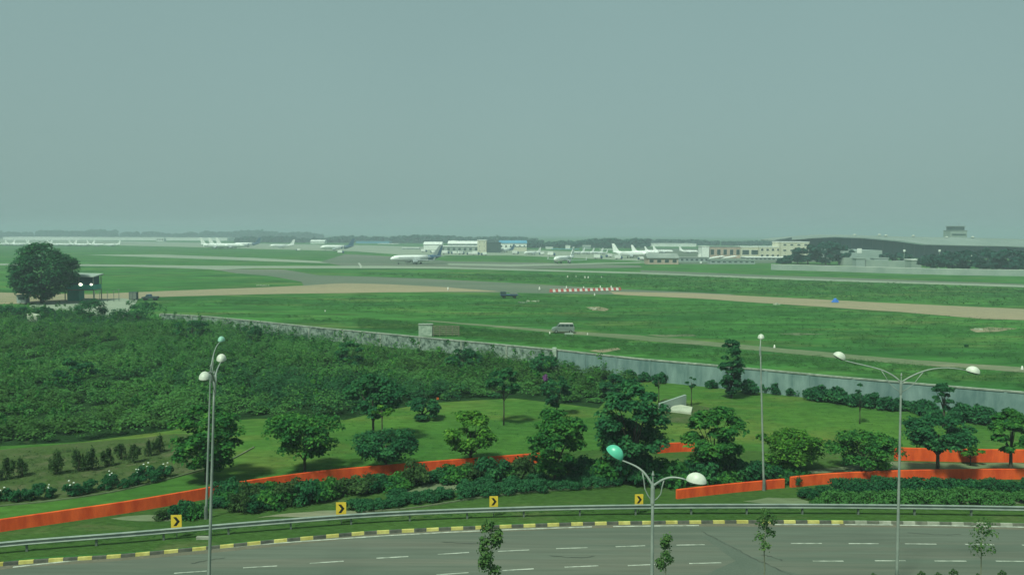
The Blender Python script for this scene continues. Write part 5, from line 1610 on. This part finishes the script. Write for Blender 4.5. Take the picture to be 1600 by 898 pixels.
rubble(816, 473, 14, 'low grey rubble heap just below the dark trailer', 'coping', seed=2)
rubble(928, 483, 12, 'pale rubble heap in the grass above the van', seed=3)
rubble(1212, 476, 14, 'pale stones at the edge of the sandy strip, right of centre', seed=4)
rubble(410, 446.5, 18, 'white stones at the grass edge left of the sandy strip', seed=5)
rubble(1528, 515, 12, 'pale rubble on the bare patch at the right', seed=6)
# blue tarpaulin
p = at(1305, 472.5)
m = MB()
rg_ = random.Random(3)
for (x, y, rx, ry, rz_) in ((0, 0, .9, .7, 1.5), (-.7, .1, .6, .5, .7), (.65, -.1, .55, .5, .9), (.1, -.3, .6, .45, 1.15)):
    m.ellipsoid((x, y, 0), (rx, ry, rz_), 9, 8, zmin=-.02)
m.v = [(x + rg_.uniform(-.07, .07), y + rg_.uniform(-.07, .07), max(0, z + rg_.uniform(-.09, .09))) for x, y, z in m.v]
o = m.build('tarpaulin_heap', M['blue'])
o.location = (p.x, p.y, .05)
o.scale = (.85, .85, .85)
tag(o, 'bright blue tarpaulin heap on the sandy strip at right', 'tarpaulin')
# shrub-like post far right
o = copy_tree(wp); p = at(1510, 542); o.location = (p.x, p.y, 0); o.scale = (.35, .35, .35)
tag(o, 'tiny lone shrub in the open grass at the right', 'shrub', 'lone field shrubs')

# ------------------------------------------------------------------ watch cabin on stilts
p = at(121, 471)
Y0 = p.y
xa, xb = xz(100, Y0, 4).x, xz(146, Y0, 4).x
zr = atY(120, 430, Y0).z
r = empty('watch_cabin', ((xa + xb) / 2, Y0, 0), 0, 'raised teal watch cabin with pale roof and two lit lamps at far left', 'cabin')
hw = (xb - xa) / 2
zf = zr * .42
MB().box(-hw, hw, 0, 5, zf + .003, zf + .3).build('floor', M['galvd'], r)
MB().box(-hw + .1, hw - .1, .1, 4.9, zf + .304, zf + 1.6).build('lower_wall', M['teal'], r)
MB().box(-hw + .5, hw - .5, .5, 4.5, zf + 1.602, zr - .35).build('window_band', M['tglass'], r)
MB().add([(-hw - .4, -.5, zr - .35), (hw + .4, -.5, zr - .55), (hw + .4, 5.4, zr - .1), (-hw - .4, 5.4, zr + .1), (-hw - .4, -.5, zr - .1), (hw + .4, -.5, zr - .3), (hw + .4, 5.4, zr + .3), (-hw - .4, 5.4, zr + .5)],
         [(0, 3, 2, 1), (4, 5, 6, 7), (0, 1, 5, 4), (1, 2, 6, 5), (2, 3, 7, 6), (3, 0, 4, 7)]).build('roof', M['farwall'], r)
for sx in (-1, 1):
    for y in (.15, 4.7):
        MB().box(sx * (hw - .12) - .1, sx * (hw - .12) + .1, y, y + .2, 0, zf).build('leg', M['galvd'], r)
        MB().box(sx * (hw - .12) - .1, sx * (hw - .12) + .1, y, y + .2, zf + 1.603, zr - .4).build('corner_post', M['galvd'], r)
MB().box(-.1, .1, .12, .3, zf + 1.603, zr - .4).build('corner_post', M['galvd'], r)
MB().box(-hw + .3, -.5, 1, 4, 0, zf - .1).build('store_room', M['teal'], r)
for dx, s_ in ((.15 * hw, 1.25), (hw - .55, .9)):
    MB().ellipsoid((dx, -.15, zf + 1.75), (.42 * s_, .12, .32 * s_), 12, 8).build('lamp', M['lamp_on'], r, smooth=True)  # glowing spots standing in for sun reflections on the cabin front
MB().box(hw * .2, hw * .9, .3, 2.2, 0, .8).build('cabinet', M['farwall'], r)

# fence posts right of the cabin, oil drum / crate, parked vehicle
fpst = None
for i, x in enumerate((148, 156, 168, 178, 186)):
    p = at(x, 473 - i * .6)
    if fpst is None:
        fpst = empty('fence_post', (0, 0, 0))
        MB().tube([(0, 0, -.05), (0, 0, 3.0)], .09, 6).build('shaft', M['galvd'], fpst)
        MB().box(-.35, .35, -.05, .05, 3.0, 3.12).build('crossbar', M['galvd'], fpst)
        o = fpst
    else:
        o = copy_tree(fpst)
    o.location = (p.x, p.y, 0)
    o.scale = (1, 1, 1 + .12 * (i == 4))
    tag(o, 'thin dark fence post, ' + ['closest to', 'second from', 'third from', 'fourth from', 'farthest from'][i] + ' the watch cabin', 'fence post', 'fence posts right of the watch cabin')
p = at(207.5, 469)
r = empty('equipment_cabinet', (p.x, p.y, 0), 0, 'dark upright cabinet standing left of the parked pickup', 'cabinet')
MB().box(-1.15, 1.15, 0, 1.2, .2, 2.4).build('case', M['dark'], r, bevel=.04)
MB().box(-.5 - .48, -.06, -.03, -.003, .35, 2.2).build('door', M['galvd'], r)
MB().box(.06, .98, -.03, -.003, .35, 2.2).build('door', M['galvd'], r)
MB().box(-1.0, 1.0, .1, 1.1, 0, .197).build('plinth', M['coping'], r)
p = at(235, 469)
r = empty('pickup_truck', (p.x, p.y, 0.02), math.pi, 'dark pickup truck seen side on near the watch cabin', 'pickup')
MB().prism([(-2.3, .5), (-2.3, 1.15), (.1, 1.15), (1.3, 1.12), (2.25, .98), (2.3, .5)], -.85, .85).build('body', M['dark'], r, bevel=.05)
MB().prism([(-.3, 1.154), (-.1, 1.75), (.8, 1.75), (1.25, 1.154)], -.78, .78).build('cabin', M['acblue'], r, bevel=.05)
for s in (1, -1):
    MB().prism([(0, 1.25), (.1, 1.65), (.7, 1.65), (1.0, 1.25)], s * .785 - .008, s * .785 + .008).build('window', M['win'], r)
    for x in (-1.45, 1.4):
        MB().tube([(x, s * .7, .38), (x, s * .9, .38)], .38, 14).build('wheel', M['tyre'], r)
    MB().box(2.3, 2.33, s * .6 - .12, s * .6 + .12, .75, .9).build('headlight', M['head'], r)
    MB().box(-2.33, -2.303, s * .7 - .07, s * .7 + .07, .8, 1.05).build('tail_light', M['red'], r)
p = at(40, 473)
r = empty('guard_kiosk', (p.x, p.y - 2, 0), 0, 'small pale kiosk under the left side of the big dark tree', 'kiosk')
MB().box(-1.3, 1.3, 0, 1.8, 0, 2.2).build('wall', M['greyw'], r)
MB().box(-1.6, 1.6, -.3, 2.1, 2.203, 2.35).build('roof', M['dark'], r)
MB().box(-.9, .9, -.03, -.003, 1.0, 1.8).build('window', M['win'], r)
p = at(53, 470)
o = MB().box(-.25, .25, -.1, .1, 0, 4.2).build('notice_board', M['white'])
o.location = (p.x, p.y - 3, 0)
tag(o, 'narrow white upright board in the shade of the big dark tree', 'board')
# pale boulder-like block in the scrub at left
p = at(57, 507)
m = MB().box(-1.0, 1.0, -.8, .8, 0, 2.6)
m.v = [(x + (.25 if z > 1 and x > 0 else 0), y, z - (.4 if x > 0 and z > 1 else 0)) for x, y, z in m.v]
o = m.build('concrete_block', M['pcream'], bevel=.15)
o.location = (p.x, p.y - 1, 0)
tag(o, 'pale concrete block half sunk in the scrub at upper left', 'block')

# white slab and wedge wall on the lawn
def from_px(pts, z0, z1, name, material, label, cat):
    P = [at(x, y) for x, y in pts]
    c = sum(P, Vector()) / len(P)
    o = MB().plate([(p.x - c.x, p.y - c.y) for p in P], z0, z1).build(name, M[material], bevel=.03)
    o.location = (c.x, c.y, 0)
    tag(o, label, cat)
from_px([(1046, 643.5), (1080, 647.5), (1082, 639), (1062, 635), (1050, 638)], -.02, .28, 'concrete_slab', 'pcream', 'flat pale concrete slab on the lawn between two big trees', 'slab')
a, b = at(1030, 640), at(1071, 634)
c = (a + b) / 2
m = MB()
dv = b - a
hl = dv.length / 2
m.prism([(-hl, 0), (hl, 0), (hl, 1.35), (-hl, .75)], -.15, .15)
o = m.build('wedge_wall', M['farwall'], bevel=.02)
o.location = c
o.rotation_euler = (0, 0, math.atan2(dv.y, dv.x))
tag(o, 'low sloping grey concrete wall behind the pale slab on the lawn', 'wall')
# purple rag, orange ball, white cross-shaped small items
p = atY(852, 590, at(870, 650).y - 1.0)
m = MB().ellipsoid((0, 0, 0), (.3, .2, .36), 8, 6)
rg_ = random.Random(9)
m.v = [(x + rg_.uniform(-.12, .12), y + rg_.uniform(-.08, .08), z + rg_.uniform(-.15, .15)) for x, y, z in m.v]
o = m.build('kite', M['purple'])
o.location = p
tag(o, 'purple rag caught in the top of the small dark round tree', 'rag')
p = at(682, 632)
r = empty('marker_flag', (p.x, p.y, 0), 0, 'tiny orange flag at the upper edge of the lawn', 'flag')
MB().tube([(0, 0, 0), (0, 0, .9)], .02, 5).build('stick', M['wood'], r)
MB().prism([(0, .6), (.25, .63), (.25, .83), (0, .86)], -.012, .012).build('cloth', M['orange'], r)
# white fallen board near the kerb (left)
p = at(318, 842)
o = MB().box(-.45, .45, -.12, .12, 0, .2).build('drain_cover', M['kwhite'], bevel=.02)
o.location = (p.x, p.y, 0)
tag(o, 'small pale concrete block beside the kerb near the left lamps', 'block')
# approach light poles by the terminal and thin masts
ml = None
for i, (x, yb, yt, Y) in enumerate(((1412, 415, 393, 500), (1467, 415, 393, 500), (1509, 420, 399, 470), (1516, 420, 402, 470), (1095, 414, 411, 560))):
    p = xz(x, Y, 0)
    z = atY(x, yt, Y).z
    r = empty('floodlight_mast', (p.x, Y, 0), 0, ['pale mast left of the terminal trees', 'pale mast in the middle of the terminal trees', 'left of the two thin masts before the dark trees', 'right of the two thin masts before the dark trees', 'short white mast at the grass edge left of the wall'][i], 'mast', 'pale masts before the terminal')
    MB().tube([(0, 0, 0), (0, 0, z)], [.22, .14], 6).build('pole', M['farwall'], r)
    MB().box(-.6, .6, -.2, .2, z, z + 1.2).build('lamp_panel', M['white'], r)
